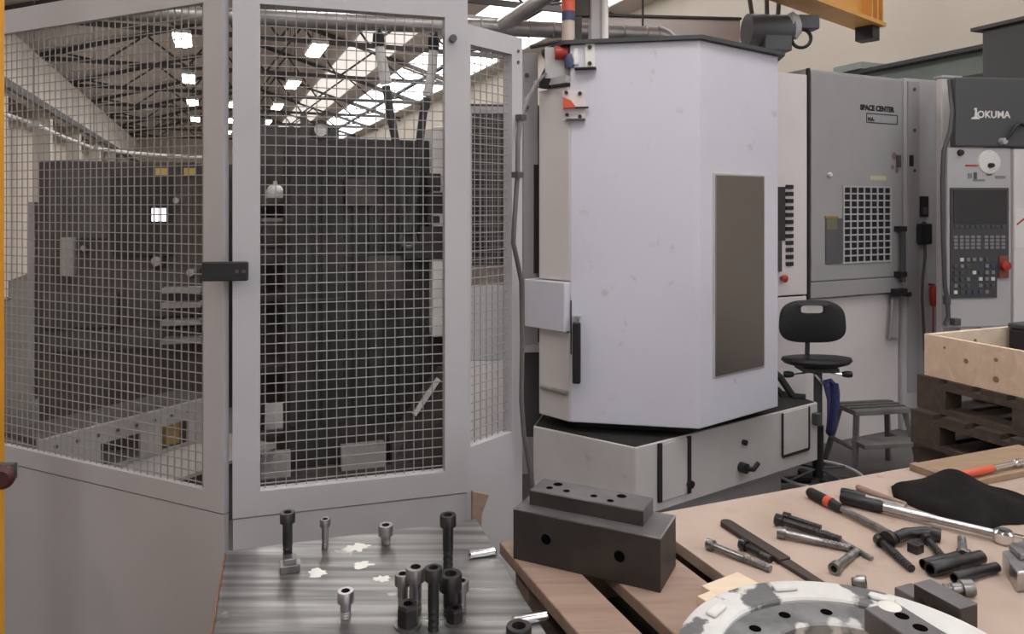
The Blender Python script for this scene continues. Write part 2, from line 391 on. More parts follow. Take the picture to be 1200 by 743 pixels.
# ------------------------------------------------------------ safety fence around the cell
FT = 2.49                                          # fence height
def mesh_wires(mb, pl, s0, s1, z0, z1, off, step=.03, r=.0014):
    n = int((s1-s0)/step)
    for i in range(1, n+1):
        s = s0+i*step-step*.5
        mb.slab(pl, s-r, s+r, z0, z1, off-r, off+r)
    n = int((z1-z0)/step)
    for i in range(1, n+1):
        z = z0+i*step-step*.5
        mb.slab(pl, s0, s1, z-r, z+r, off+r, off+3*r)
    return mb
def fence_panel(name, label, cat, pl, s0, s1, zb, zseam, zm0, zm1, zt, st=(.085, .085), th=.04, group=None, seam=True, wire=True, sheet='fence'):
    t = thing(name, label, cat, pl.pt((s0+s1)/2, zb, 0), group)
    m = M['fence']
    MB().slab(pl, s0, s0+st[0], zseam, zt, -th, 0).build('stile', m, t)
    MB().slab(pl, s1-st[1], s1, zseam, zt, -th, 0).build('stile', m, t)
    MB().slab(pl, s0+st[0], s1-st[1], zm1, zt, -th, 0).build('top_rail', m, t)
    MB().slab(pl, s0+st[0], s1-st[1], zseam, zm0, -th, 0).build('mid_rail', m, t)
    MB().slab(pl, s0+.001, s1-.001, zb+.05, zseam-.004, -th, -.002).build('lower_sheet', M[sheet], t)
    MB().slab(pl, s0+.01, s1-.01, zseam-.006, zseam+.002, -th+.004, -.01).build('seam_strip', M['seal'], t)
    if wire: mesh_wires(MB(), pl, s0+st[0], s1-st[1], zm0, zm1, -th*.6).build('wire_mesh', M['wire'], t, kind='stuff')
    for s in (s0+.04, s1-.04):
        MB().slab(pl, s-.03, s+.03, 0, zb+.05, -th+.005, -.01).build('foot', M['dark'], t)
    return t
LP = Plane((-.844, 2.2), -65)                      # left panel, s grows to the left
fence_panel('mesh_fence', 'grey mesh fence panel between the yellow post and the hinged door', 'fence panel', LP, LP.s_(262), 1.62, .1, .885, .945, 2.408, FT, (.082, .085), th=.02)
LP2 = Plane((-1.9, 2.75), -22)
DP = Plane((-.8266, 2.2), 73.4)
sl, sr = DP.s_(272.5), DP.s_(548)
dr = fence_panel('mesh_door', 'tall grey mesh door of the cell, framed and hung beside the black latch', 'door', DP, sl, sr, .1, .872, .945, 2.40, FT+.02, (DP.s_(304.5)-sl, sr-DP.s_(521.5)))
# black latch strap across post and door
lc = P(264, 318, 2.155); lu = dirv(83); ln = V(-lu.y, lu.x, 0)*-1
lt = MB().box(lc, (.128, .018, .056), 83).build('latch_strap', M['black'], dr, bevel=.004)
for q in (.035, .053): MB().cyl(lc+lu*q+V(lu.y, -lu.x, 0)*.008, lc+lu*q+V(lu.y, -lu.x, 0)*.013, .006, n=8).build('latch_screw', M['dark'], lt)
MB().box(lc+V(0, .03, 0), (.03, .04, .045), 83).build('latch_block', M['black'], lt)
kc = DP.pt(DP.s_(530), DP.z(530, 46), 0)
MB().cyl(kc-DP.n*.001, kc+DP.n*.02, .012, n=10).build('peg', M['dark'], dr)
# short panel beyond the door
SP = Plane((-.150, 2.445), 40.3)
sp = fence_panel('mesh_fence', 'narrow grey mesh fence panel between the mesh door and the machine', 'fence panel', SP, 0, SP.s_(612), .05, .35, 1.0, 2.33, 2.395, (.02, SP.s_(612)-SP.s_(600)), sheet='machine_white')
for q in (60, 73): MB().cyl(SP.pt(SP.s_(607), SP.z(607, q), -.001), SP.pt(SP.s_(607), SP.z(607, q), .004), .006, n=8).build('bolt_head', M['dark'], sp)
# far fence panel behind the cell, seen through the short panel
BP = Plane(P(548, 0, 4.3).xy, 84)
fence_panel('mesh_fence', 'far beige-grey mesh fence panel at the back of the cell', 'fence panel', BP, -.02, .30, .1, .9, 1.33, 2.33, 2.37, (.045, .03), sheet='machine_white')
dk_ = Plane(P(540, 0, 5.6).xy, 80)
tl = thing('tool_cabinet', 'dark brown cabinet with bright guide rails behind the far mesh fence', 'cabinet', dk_.pt(.3, 0, -.3))
MB().slab(dk_, 0, .75, 0, dk_.z(580, 122), -.5, 0).build('cabinet_body', M['cell_mid'], tl, bevel=.01)
for y_ in (368, 385, 408, 428, 450):
    MB().slab(dk_, -.02, .5, dk_.z(580, y_+5), dk_.z(580, y_), .05, .12).build('guide_rail', M['chrome'], tl, bevel=.004)
MB().slab(dk_, .05, .45, dk_.z(580, 355), dk_.z(580, 310), .0, .06).build('tan_cover', M['tan'], tl)
# yellow post in front
yp = P(-27, 400, 2.0)
yp.x = -1.474
ye = thing('yellow_post', 'yellow painted steel post standing before the left mesh panel', 'post', (yp.x, yp.y, 0))
MB().box((yp.x, yp.y, 1.56), (.14, .13, 3.1), 90).build('shaft', M['yellow'], ye, bevel=.006)
MB().box((yp.x, yp.y, .005), (.24, .24, .01), 90).build('foot_plate', M['yellow'], ye)
kp = P(6, 557, 1.93)
MB().lathe(kp, V(.25, -1, 0), [(0, -.02), (.012, -.02), (.012, 0), (.028, .004), (.03, .02), (.02, .03), (0, .03)]).build('knob', mat('dark_red_knob', (.06, .012, .01), .5), ye, smooth=True)
MB().box((kp.x-.045, kp.y+.03, kp.z), (.10, .02, .04), 90).build('knob_bracket', M['dark'], ye)

# ------------------------------------------------------------ inside the cell
def wedge_base():
    p0 = P(46, 517, 3.75); pl = Plane(p0.xy, 31)
    t = thing('pallet_changer', 'grey steel base frame with square openings low inside the cell', 'machine base', (p0.x, p0.y, 0))
    zt = p0.z; s1 = pl.s_(250)
    # front plate with two openings, assembled from strips
    oa, ob, oc, od = pl.s_(118), pl.s_(166), pl.s_(190), pl.s_(222)
    zo0, zo1 = zt-.24, zt-.10
    f = MB(); f.slab(pl, 0, s1, zo1, zt, -.03, 0); f.slab(pl, 0, s1, zt-.42, zo0, -.03, 0)
    f.slab(pl, 0, oa, zo0, zo1, -.03, 0); f.slab(pl, ob, oc, zo0, zo1, -.03, 0); f.slab(pl, od, s1, zo0, zo1, -.03, 0)
    f.build('front_plate', M['cell_light'], t)
    MB().slab(pl, 0, s1, zt-.03, zt, -.35, -.03).build('top_plate', M['cell_mid'], t)
    MB().slab(pl, .02, s1, 0, zt-.42, -.33, -.1).build('plinth', M['cell_mid'], t)
    MB().slab(pl, od-.12, od-.03, zo0, zo1, -.14, -.05).build('brass_fitting', M['brass'], t)
    for q in range(9):
        s = .08+q*(s1-.15)/8
        MB().cyl(pl.pt(s, zt-.05, 0), pl.pt(s, zt-.05, .008), .010, n=6).build('bolt_head', M['dark'], t)
    MB().slab(pl, 0, s1+.1, .34, .36, .02, .45).build('tread_plate', M['cell_light'], t)
    MB().slab(pl, .1, s1, 0, .34, .08, .40).build('tread_support', M['cell_mid'], t)
wedge_base()
def cell_machine():
    pl = Plane(P(44, 0, 5.35).xy, 78)
    t = thing('cell_machine', 'big dark machine housing with a small glowing display behind the left mesh', 'machine', pl.pt(.6, 0, -.5))
    zt = pl.z(60, 188); s1 = pl.s_(243)
    MB().slab(pl, 0, s1, 0, zt, -1.0, 0).build('housing', M['cell_left'], t, bevel=.02)
    for (x0, x1, y0, y1, m) in ((56, 128, 200, 280, 'cell_mid'), (134, 205, 205, 300, 'cell_dark'), (150, 236, 315, 372, 'cell_mid'), (52, 140, 345, 385, 'cell_mid'), (52, 236, 388, 412, 'cell_mid')):
        MB().slab(pl, pl.s_(x0), pl.s_(x1), pl.z(x0, y1), pl.z(x0, y0), -.01, .04).build('cover_panel', M[m], t, bevel=.008)
    MB().slab(pl, pl.s_(76), pl.s_(92), pl.z(80, 322), pl.z(80, 278), .03, .10).build('junction_box', M['cell_light'], t, bevel=.006)
    d = MB().slab(pl, pl.s_(178), pl.s_(200), pl.z(190, 261), pl.z(190, 240), .0, .06).build('patch_case', M['black'], t)  # bright white square drawn as four glowing panes
    for i in range(2):
        for j in range(2):
            MB().slab(pl, pl.s_(180.5+i*9), pl.s_(188+i*9), pl.z(190, 251+j*8), pl.z(190, 244+j*8), .058, .064).build('glow_pane', M['patch'], d)
    for (x, y, r) in ((187, 305, .05), (226, 318, .04), (103, 290, .025), (210, 235, .03)):
        c = pl.pt(pl.s_(x), pl.z(x, y), .04)
        MB().lathe(c, pl.n, [(0, 0), (r, 0), (r, .03), (r*.7, .06), (0, .06)]).build('valve', M['steel'], t, smooth=True)
    for q in (335, 352, 372, 393):
        MB().slab(pl, pl.s_(196), pl.s_(240), pl.z(200, q+6), pl.z(200, q), .04, .16).build('bracket', M['cell_light'], t)
    MB().slab(pl, -.06, -.02, .4, zt-.3, -.2, 0).build('edge_conduit', M['cell_light'], t)
    # tall back column with yellow plates standing in for far yellow lamps
    MB().slab(pl, pl.s_(170), s1+.25, 0, zt+.04, -1.6, -1.05).build('rear_column', M['cell_mid'], t)
    for x in (183, 216):
        MB().slab(pl, pl.s_(x), pl.s_(x+14), pl.z(x, 206), pl.z(x, 197), .0, .02).build('yellow_lamp_plate', M['yellow_lamp_tint'], t)
cell_machine()
def dark_block():
    pl = Plane(P(334, 0, 4.7).xy, 72)
    t = thing('spindle_column', 'tall dark ribbed machine column filling the view through the mesh door', 'machine', pl.pt(.5, 0, -.4))
    s1 = pl.s_(506); zt = pl.z(340, 160); zt2 = pl.z(420, 148)
    MB().slab(pl, 0, s1, .12, zt, -.8, 0).build('column_body', M['cell_dark'], t, bevel=.02)
    MB().slab(pl, pl.s_(364), pl.s_(398), zt, zt+.08, -.5, -.05).build('cap_block', M['cell_mid'], t)
    c = pl.pt(pl.s_(376), zt+.05, -.03)
    MB().lathe(c, pl.n, [(.042, 0), (.06, 0), (.06, .04), (.042, .04)]).build('gauge_rim', M['black'], t, smooth=True)
    MB().lathe(c, pl.n, [(0, .02), (.044, .02)]).build('gauge_face', M['white'], t)
    n = 9
    for i in range(n):
        s = .03+i*(s1-.06)/n
        MB().slab(pl, s, s+.035, .4, zt-.12, 0, .03).build('rib', M['cell_dark'], t, bevel=.004)
    for (x0, x1, y0, y1) in ((404, 440, 210, 240), (430, 470, 300, 350), (345, 400, 350, 352)):
        MB().slab(pl, pl.s_(x0), pl.s_(x1), pl.z(x0, y1), pl.z(x0, y0), .03, .05).build('cover_plate', M['cell_mid'], t)
    # foot with light pads
    MB().slab(pl, -.2, s1+.1, 0, .13, -.9, .15).build('foot', M['cell_mid'], t)
    for (x0, x1) in ((306, 340), (398, 448), (455, 480)):
        MB().slab(pl, pl.s_(x0), pl.s_(x1), .13, .27, .04, .14).build('levelling_pad', M['cell_light'], t)
    # sloping chute at the lower right
    a_, b_, c_ = pl.pt(pl.s_(455), .28, .02), pl.pt(pl.s_(512), .72, .02), pl.pt(pl.s_(530), .72, .02)
    MB().extrude([a_, b_, pl.pt(pl.s_(545), .72, .02), pl.pt(pl.s_(545), .13, .02), pl.pt(pl.s_(455), .13, .02)], pl.n*.12).build('chute', M['cell_mid'], t)
    MB().extrude([pl.pt(pl.s_(478), .46, .15), pl.pt(pl.s_(506), .68, .15), pl.pt(pl.s_(510), .66, .15), pl.pt(pl.s_(482), .44, .15)], pl.n*.02).build('chute_edge', M['white'], t)
    # pale column and brackets on the right
    MB().slab(pl, pl.s_(503), pl.s_(534), pl.z(510, 392), pl.z(510, 150), -.3, .10).build('pale_guide', M['white'], t, bevel=.01)
    MB().slab(pl, pl.s_(498), pl.s_(534), .3, pl.z(510, 392), -.5, -.02).build('guide_foot', M['cell_dark'], t)
    for (x0, x1, y0, y1) in ((497, 512, 204, 224), (497, 518, 226, 250), (497, 511, 253, 262), (488, 518, 265, 282), (470, 522, 284, 303)):
        MB().slab(pl, pl.s_(x0), pl.s_(x1), pl.z(x0, y1), pl.z(x0, y0), 0, .12).build('clamp', M['cell_dark'], t, bevel=.006)
dark_block()
def parts_rack():
    pl = Plane(P(296, 0, 5.5).xy, 76)
    t = thing('parts_rack', 'grey brown rack with shelves behind the mesh door', 'rack', pl.pt(.2, 0, -.2))
    s1 = pl.s_(360)
    for s in (0, s1-.05):
        for o in (-.5, -.05): MB().slab(pl, s, s+.05, 0, pl.z(300, 130), o, o+.05).build('upright', M['cell_mid'], t)
    for y, th in ((232, .06), (292, .10), (345, .05), (430, .05)):
        z = pl.z(310, y); MB().slab(pl, 0, s1, z-th, z, -.5, .01).build('shelf', M['cell_mid'], t)
    MB().slab(pl, .05, s1-.05, .2, pl.z(300, 140), -.52, -.5).build('back_panel', M['cell_mid'], t)
    z = pl.z(310, 232)
    a = thing('casting', 'rounded white casting standing on the rack behind the mesh door', 'casting', pl.pt(pl.s_(321), z, -.12))
    MB().lathe(pl.pt(pl.s_(321), z, -.12), UP, [(0, 0), (.07, 0), (.07, .05), (.045, .09), (.02, .105), (0, .105)]).build('body', M['white'], a, smooth=True)
    MB().lathe(pl.pt(pl.s_(321), z+.1, -.12), UP, [(.015, 0), (.015, .03), (0, .03)]).build('stem', M['white'], a, smooth=True)
    g = thing('vise', 'grey machine vise lying on the rack behind the mesh door', 'vise', pl.pt(pl.s_(348), z, -.12))
    c = pl.pt(pl.s_(347), z, -.12)
    MB().box(c+UP*.025, (.17, .1, .05), 76).build('bed', M['cell_light'], g, bevel=.006)
    MB().box(c+pl.u*.06+UP*.075, (.04, .1, .05), 76).build('jaw', M['cell_light'], g, bevel=.004)
    MB().box(c-pl.u*.05+UP*.065, (.04, .1, .03), 76).build('jaw', M['cell_light'], g, bevel=.004)
    z = pl.z(310, 292)
    c = pl.pt(pl.s_(325), z, -.15)
    b = thing('storage_bin', 'grey storage bin on the lower rack shelf behind the mesh door', 'bin', c)
    MB().box(c+UP*.1, (.34, .2, .2), 76).build('bin_body', M['cell_mid'], b, bevel=.01)
    MB().box(c+UP*.215, (.35, .21, .03), 76).build('bin_lid', M['cell_light'], b, bevel=.006)
    return t
parts_rack()
# hanging two-leg lifting sling just behind the door mesh
def sling():
    top = [DP.pt(DP.s_(448), DP.z(448, 40), -.09), DP.pt(DP.s_(515), DP.z(515, 42), -.09)]
    jn_ = DP.pt(DP.s_(485), DP.z(485, 280), -.10)
    t = thing('lifting_sling', 'two-legged lifting sling with pale grips hung behind the mesh door', 'sling', jn_)
    L = [((448, 40), (452, 65), (457, 92)), ((515, 45), (513, 75), (507, 108))]
    Dk = [((457, 95), (462, 128), (472, 180), (476, 230), (482, 272)), ((507, 110), (502, 130), (496, 180), (490, 235), (484, 272))]
    q = lambda p, o=-.10: DP.pt(DP.s_(p[0]), DP.z(p[0], p[1]), o)
    for i in range(2):
        MB().tube([q(p) for p in L[i]], [.014, .017, .02] if i == 0 else [.016, .016, .014], 8).build('grip', M['white'], t, smooth=True)
        MB().tube([q(p) for p in Dk[i]], .0135, 8).build('hose', M['hose'], t, smooth=True)
        c = q(L[i][0])
        MB().lathe(c-UP*.02, UP, [(0, 0), (.017, 0), (.02, .02), (.018, .045), (.008, .052), (0, .052)], 10).build('cap', M['black'], t, smooth=True)
        MB().tube([c+UP*.02, c+UP*.03+DP.n*.05, c+UP*.01+DP.n*.07], .004, 6).build('hook', M['dark'], t)
    MB().torus(q((484, 283)), DP.n, .024, .008, 18, 6).build('ring', M['dark'], t)
    MB().box(q((484, 272)), (.04, .02, .03), 73).build('joint', M['black'], t, bevel=.004)
sling()
# pale pipe curving along the left side of the cell
pp = [P(2, 133, 4.4), P(40, 145, 4.5), P(75, 161, 4.65), P(110, 174, 4.85), P(150, 179, 5.0), P(200, 183, 5.2), P(250, 185, 5.4)]
pi = thing('air_pipe', 'pale bent pipe running across the cell above the dark machine', 'pipe', pp[3])
MB().tube(pp, .012, 8).build('pipe', M['white'], pi, smooth=True)
for q in (1, 3, 5):
    MB().cyl(pp[q]+UP*.012, Vector((pp[q].x, pp[q].y, 5.3)), .0025, n=5).build('hanger_wire', M['truss'], pi)
    MB().box(pp[q], (.05, .035, .035), 75).build('clip', M['cell_light'], pi)

# brown board standing in the corner between door and short panel
wp_ = Plane(P(549, 0, 2.40).xy, 60); ww = thing('brown_board', 'narrow brown wooden board standing upright between the mesh door and the narrow panel', 'board', wp_.pt(.02, 0, 0))
wpt = [(548.5, 572), (567, 576), (559, 598), (557, 640)]
poly = [wp_.pt(wp_.s_(x), wp_.z(x, y), .02) for x, y in wpt]+[wp_.pt(wp_.s_(557), .0, .02), wp_.pt(wp_.s_(548.5), .0, .02)]
MB().extrude(poly, wp_.n*.015).build('board_plank', M['plank'], ww)
MB().slab(wp_, wp_.s_(549), wp_.s_(556.5), .3, .34, .035, .045).build('cleat', M['plank'], ww)

# ------------------------------------------------------------ the machining centre
V820, V668, V912, V635 = V(.932, 3.7, 0), V(.2975, 3.82, 0), V(1.470, 4.114, 0), V(.150, 3.97, 0)
def plane2(p, q): d = (q-p); return Plane(p.xy, math.degrees(math.atan2(d.x, d.y)))
F1, F2, F0 = plane2(V668, V820), plane2(V820, V912), plane2(V635, V668)
ZB, ZT = .685, 2.62
mc = thing('machining_center', 'large light grey machining centre with a faceted door and smoky window', 'machine', (1.2, 4.6, 0))
# enclosure core behind the door skins
core = [V668+V(.03, .05, 0), V820+V(.0, .06, 0), V912+V(-.02, .06, 0), V(1.62, 5.2, 0), V(.45, 5.6, 0), V(.19, 4.05, 0)]
MB().prism(core, ZB+.02, ZT-.01).build('enclosure', M['machine'], mc)
# sliding door: one sheet bent round the front edge
dn = [V668, V820, V912]; inn = [V668+F1.n*-.04, V820+(F1.n+F2.n)*-.022, V912+F2.n*-.04]
door = MB().prism(dn+inn[::-1], ZB, ZT).build('sliding_door', M['machine'], mc, bevel=.006)
# window
zw = [F2.z(836, 203), F2.z(836, 443)]
MB().slab(F2, F2.s_(835), F2.s_(896), zw[1]-.006, zw[0]+.006, -.01, .006).build('window_frame', M['cabinet_l'], door, bevel=.01)
MB().slab(F2, F2.s_(837), F2.s_(894), zw[1]+.006, zw[0]-.006, 0, .010).build('window_pane', M['window'], door, bevel=.012)
# handle
hx = F1.s_(677); h0, h1 = F1.z(677, 447), F1.z(677, 376)
hd = MB().slab(F1, hx-.022, hx+.020, h0, h1, .035, .06).build('door_handle', M['black'], door, bevel=.008)
MB().slab(F1, hx-.012, hx+.012, h1-.01, h1+.022, 0, .05).build('handle_bracket', M['chrome'], hd)
MB().slab(F1, hx-.012, hx+.012, h0, h0+.02, 0, .05).build('handle_bracket', M['chrome'], hd)
MB().slab(F1, hx-.02, hx+.02, h1+.022, h1+.028, 0, .03).build('handle_lip', M['steel'], hd)
MB().slab(F1, F1.s_(668.5), F1.s_(670), F1.z(669, 415), F1.z(669, 352), -.001, .004).build('edge_seal', M['seal'], door)
# roof sheet
rp = [V668+F1.n*.02+V(-.03, 0, 0), V820+(F1.n+F2.n)*.015, V912+F2.n*.02+V(.02, .0, 0), V(1.66, 5.2, 0), V(.4, 5.6, 0), V(.16, 4.05, 0)]
MB().prism(rp, ZT, ZT+.02).build('roof_sheet', M['dark2'], mc)
# upper rear housing above the roof
ub = Plane(P(700, 0, 5.5).xy, 84)
MB().slab(ub, 0, ub.s_(868), ZT-.3, ub.z(700, 19), -.6, 0).build('rear_housing', M['machine_white'], mc, bevel=.01)
MB().slab(ub, 0, ub.s_(868), ub.z(700, 19), ub.z(700, 16.5), -.6, .02).build('rear_housing_lid', M['dark2'], mc)
# left side: side panel, step box, lower panel, slot, post
zs = F0.z(650, 104)
MB().slab(F0, -.01, F0.s_(667.5), F0.z(650, 328), zs, -.06, 0).build('side_panel', M['machine_white'], mc, bevel=.006)
MB().slab(F0, -.02, F0.s_(667.5), F0.z(650, 100), F0.z(650, 92), -.06, .03).build('side_cap', M['cabinet_l'], mc)
MB().slab(F0, -.08, F0.s_(667.5), F0.z(650, 386), F0.z(650, 329), -.12, .04).build('step_box', M['machine'], mc, bevel=.006)
MB().slab(F0, -.01, F0.s_(667.5), ZB, F0.z(650, 387), -.06, 0).build('side_panel', M['machine_white'], mc, bevel=.006)
MB().cyl(F0.pt(.02, F0.z(660, 458), .012), F0.pt(F0.s_(667), F0.z(660, 459), .012), .012).build('latch_bar', M['duct'], mc)
PPl = Plane(P(613, 0, 4.15).xy, 82)
MB().slab(PPl, 0, .085, 1.0, PPl.z(620, 62), -.08, 0).build('guide_post', M['cabinet'], mc, bevel=.006)
MB().slab(PPl, .06, .088, PPl.z(630, 320), PPl.z(630, 193), 0, .014).build('slot_seal', M['seal'], mc)
MB().slab(PPl, -.02, .12, .5, .98, -.10, -.02).build('rear_cover', M['dark2'], mc)
MB().slab(PPl, -.02, .11, .98, 1.02, -.06, .02).build('post_bracket', M['cabinet_l'], mc)
MB().slab(PPl, -.03, .12, .3, .5, -.10, 0).build('post_foot', M['cabinet'], mc)
for y in (88, 126): MB().cyl(PPl.pt(.02, PPl.z(615, y), 0), PPl.pt(.02, PPl.z(615, y), .01), .012, n=8).build('bolt_head', M['dark'], mc)
# sensor brackets at the top of the door edge
s0, s1 = F1.s_(686), F1.s_(697)
br = MB().slab(F1, s0, s1, F1.z(690, 81), F1.z(690, 49), 0, .012).build('sensor_bracket', M['white'], mc)
for y in (56, 75): MB().cyl(F1.pt((s0+s1)/2, F1.z(690, y), .012), F1.pt((s0+s1)/2, F1.z(690, y), .022), .011, n=6).build('bolt_head', M['black'], br)
MB().slab(F1, F1.s_(674), F1.s_(699), F1.z(690, 82), F1.z(690, 80.5), 0, .05).build('bracket_shelf', M['seal'], br)
b2 = MB().slab(F1, F1.s_(660), F1.s_(686), F1.z(675, 141), F1.z(675, 106), .0, .01).build('sensor_bracket', M['machine_white'], mc)
for (x, y) in ((664, 109), (680, 110), (665, 135), (680, 137)): MB().cyl(F1.pt(F1.s_(x), F1.z(x, y), .01), F1.pt(F1.s_(x), F1.z(x, y), .024), .010, n=6).build('bolt_head', M['black'], b2)
MB().slab(F1, F1.s_(664), F1.s_(686), F1.z(675, 141.5), F1.z(675, 139.5), 0, .03).build('bracket_shelf', M['dark'], b2)
MB().slab(F1, F1.s_(674), F1.s_(690), F1.z(675, 127.5), F1.z(675, 126), .01, .03).build('actuator_pin', M['seal'], b2)
tri = [F1.pt(F1.s_(661), F1.z(665, 128), .012), F1.pt(F1.s_(676), F1.z(665, 127), .012), F1.pt(F1.s_(670), F1.z(665, 119), .012), F1.pt(F1.s_(661), F1.z(665, 115), .012)]
MB().extrude(tri, F1.n*.035).build('orange_switch', M['redorange'], b2)
# red couplings and air fittings behind the top corner
rc = P(657, 62, 3.86)
MB().cyl(rc-V(.03, 0, 0), rc+V(.035, 0, 0), .035).build('red_coupling', M['red'], mc, smooth=True)
MB().cyl(rc+V(.05, 0, .0), rc+V(.085, 0, 0), .03).build('red_coupling', M['red'], mc, smooth=True)
MB().lathe(rc+V(.045, -.03, -.085), UP, [(0, 0), (.025, 0), (.03, .04), (.02, .07), (0, .07)]).build('filter_bowl', M['sock'], mc, smooth=True)
MB().lathe(rc+V(.075, -.04, -.07), UP, [(0, 0), (.018, 0), (.022, .05), (.012, .085), (0, .085)]).build('filter_bowl', M['white'], mc, smooth=True)
MB().box(rc+V(.02, .03, -.05), (.2, .05, .16), 90).build('fitting_plate', M['cabinet_l'], mc)
pp_ = P(666, 45, 3.92)
MB().cyl(V(pp_.x, pp_.y, 2.5), V(pp_.x, pp_.y, pp_.z+.09), .034).build('riser_pipe', M['tan'], mc, smooth=True)
MB().cyl(V(pp_.x, pp_.y, pp_.z+.09), V(pp_.x, pp_.y, pp_.z+.14), .036).build('pipe_sleeve', M['sock'], mc, smooth=True)
MB().cyl(V(pp_.x, pp_.y, pp_.z+.14), V(pp_.x, pp_.y, pp_.z+.6), .036).build('riser_pipe', M['redorange'], mc, smooth=True)
pw = P(701, 40, 4.2)
MB().box((pw.x, pw.y, 3.05), (.10, .1, .9), 88).build('vent_duct', M['cabinet_l'], mc, bevel=.01)
MB().cyl(V(pw.x+.03, pw.y-.06, 2.62), V(pw.x+.03, pw.y-.06, 3.5), .02).build('vent_pipe', M['white'], mc, smooth=True)
MB().box((pw.x-.12, pw.y, 2.8), (.05, .05, .35), 88).build('valve_block', M['cell_mid'], mc)
MB().box((pw.x-.09, pw.y, 2.92), (.14, .06, .12), 88).build('valve_block', M['cell_mid'], mc)
# roof edge strip running back to the fence
MB().tube([P(622, 55, 4.05), P(650, 50, 3.98), P(676, 47, 3.9)], .012, 6).build('edge_strip', M['dark2'], mc)
# cable gland and cable
cg = P(640, 92, 3.9)
MB().lathe(cg, V(.2, -.3, 1), [(0, -.05), (.03, -.05), (.034, 0), (.02, .05), (0, .055)]).build('cable_gland', M['black'], mc, smooth=True)
cp = [P(640, 86, 3.88), P(630, 96, 3.7), P(619, 115, 3.2), P(610, 138, 2.64), P(607, 165, 2.59), P(606.5, 205, 2.57), P(603, 255, 2.545), P(601.5, 285, 2.54), P(606, 305, 2.57), P(611, 330, 2.62), P(612, 400, 2.62), P(611, 470, 2.62), P(614, 510, 2.62), P(620, 545, 2.63), P(625, 575, 2.65), P(626, 640, 2.65)]
ck = thing('cable', 'grey cable running down the fence stile from the machine corner', 'cable', cp[-1])
cp.append(V(cp[-1].x, cp[-1].y, .01))
MB().tube(cp, .0085, 8).build('cable_run', mat('grey_cable', (.12, .112, .11), .6), ck, smooth=True)
for q in (3, 5): MB().box(cp[q], (.03, .03, .02), 40).build('cable_clip', M['dark'], ck)
# base
BV = V(.598, 3.6, 0); BR_ = V(1.817, 4.43, 0); BL = V(.113, 3.954, 0)
G = plane2(BV, BR_); GL = plane2(BL, BV)
ztop = .625; zlip = .283
bs = [BV, BR_, BR_+V(-.3, .9, 0), BL+V(.3, 1.2, 0), BL]
MB().prism(bs, zlip, ztop).build('machine_base', M['base'], mc, bevel=.006)
MB().prism([BV+V(.0, .012, 0), BR_+V(-.02, .0, 0), BR_+V(-.3, .8, 0), BL+V(.3, 1.1, 0), BL+V(.01, .006, 0)], ztop, ztop+.004).build('base_shade_cap', M['seal'], mc)  # black cap paints shade and coolant grime onto the base top
MB().prism([V668+V(.05, .12, 0), V820+V(0, .13, 0), V912+V(-.05, .12, 0), V(1.4, 5.0, 0), V(.5, 5.3, 0), V(.25, 4.1, 0)], ztop+.004, ZB+.02).build('gap_shade_wall', M['seal'], mc)  # black filler paints the shade in the gap under the door
MB().prism([BV+V(0, .16, 0), BR_+V(-.2, .05, 0), BR_+V(-.35, .8, 0), BL+V(.3, 1.0, 0), BL+V(.1, .1, 0)], 0, zlip).build('plinth', M['cabinet_l'], mc)
for (q0, q1, r_) in (((914, 442), (944, 478), .022), ((913, 458), (934, 482), .018)):
    a_, b_ = P(q0[0], q0[1], 4.55), P(q1[0], q1[1], 4.5)
    MB().tube([a_+V(-.1, .05, .08), a_, (a_+b_)/2+V(0, 0, -.02), V(b_.x, b_.y, ztop+.01)], r_, 8).build('coolant_hose', M['rubber'], mc, smooth=True)
# access panels on the base
g0, g1 = G.s_(772), G.s_(806)
ap = MB().slab(G, g0, g1, G.z(785, 584), ztop-.012, 0, .008).build('access_panel', M['base'], mc, bevel=.003)
for gx in (g0, g1): MB().slab(G, gx-.012, gx+.012, G.z(785, 584), ztop-.005, .002, .014).build('panel_seal', M['seal'], ap)
MB().cyl(G.pt(g1, G.z(800, 568), .01), G.pt(g1, G.z(800, 568), .03), .02).build('panel_knob', M['black'], ap)
g0, g1 = G.s_(916), G.s_(947)
ap = MB().slab(G, g0, g1, G.z(916, 535), ztop-.01, -.004, .006).build('access_panel', M['base'], mc, bevel=.003)
for (a_, b_, c_, d_) in ((g0-.006, g0+.006, G.z(916, 535), ztop-.01), (g1-.006, g1+.006, G.z(916, 535), ztop-.01), (g0, g1, G.z(916, 535)-.008, G.z(916, 535)+.008)):
    MB().slab(G, a_, b_, c_, d_, .004, .010).build('panel_seal', M['seal'], ap)
lv = G.pt(G.s_(868), G.z(868, 547), 0)
lh = MB().cyl(lv, lv+G.n*.04, .028).build('latch_hub', M['black'], mc)
MB().tube([lv+G.n*.035, lv+G.n*.045+G.u*.05-UP*.012, lv+G.n*.045+G.u*.09+UP*.015], .013, 8).build('latch_lever', M['black'], lh, smooth=True)
lv = G.pt(G.s_(871), G.z(871, 518), 0)
MB().lathe(lv, G.n, [(0, 0), (.014, 0), (.016, .02), (0, .024)]).build('knob', M['black'], mc, smooth=True)
lv = G.pt(G.s_(954), G.z(954, 490), 0)
MB().box(lv+G.n*.02, (.05, .04, .07), G.h).build('limit_switch', M['dark'], mc, bevel=.005)

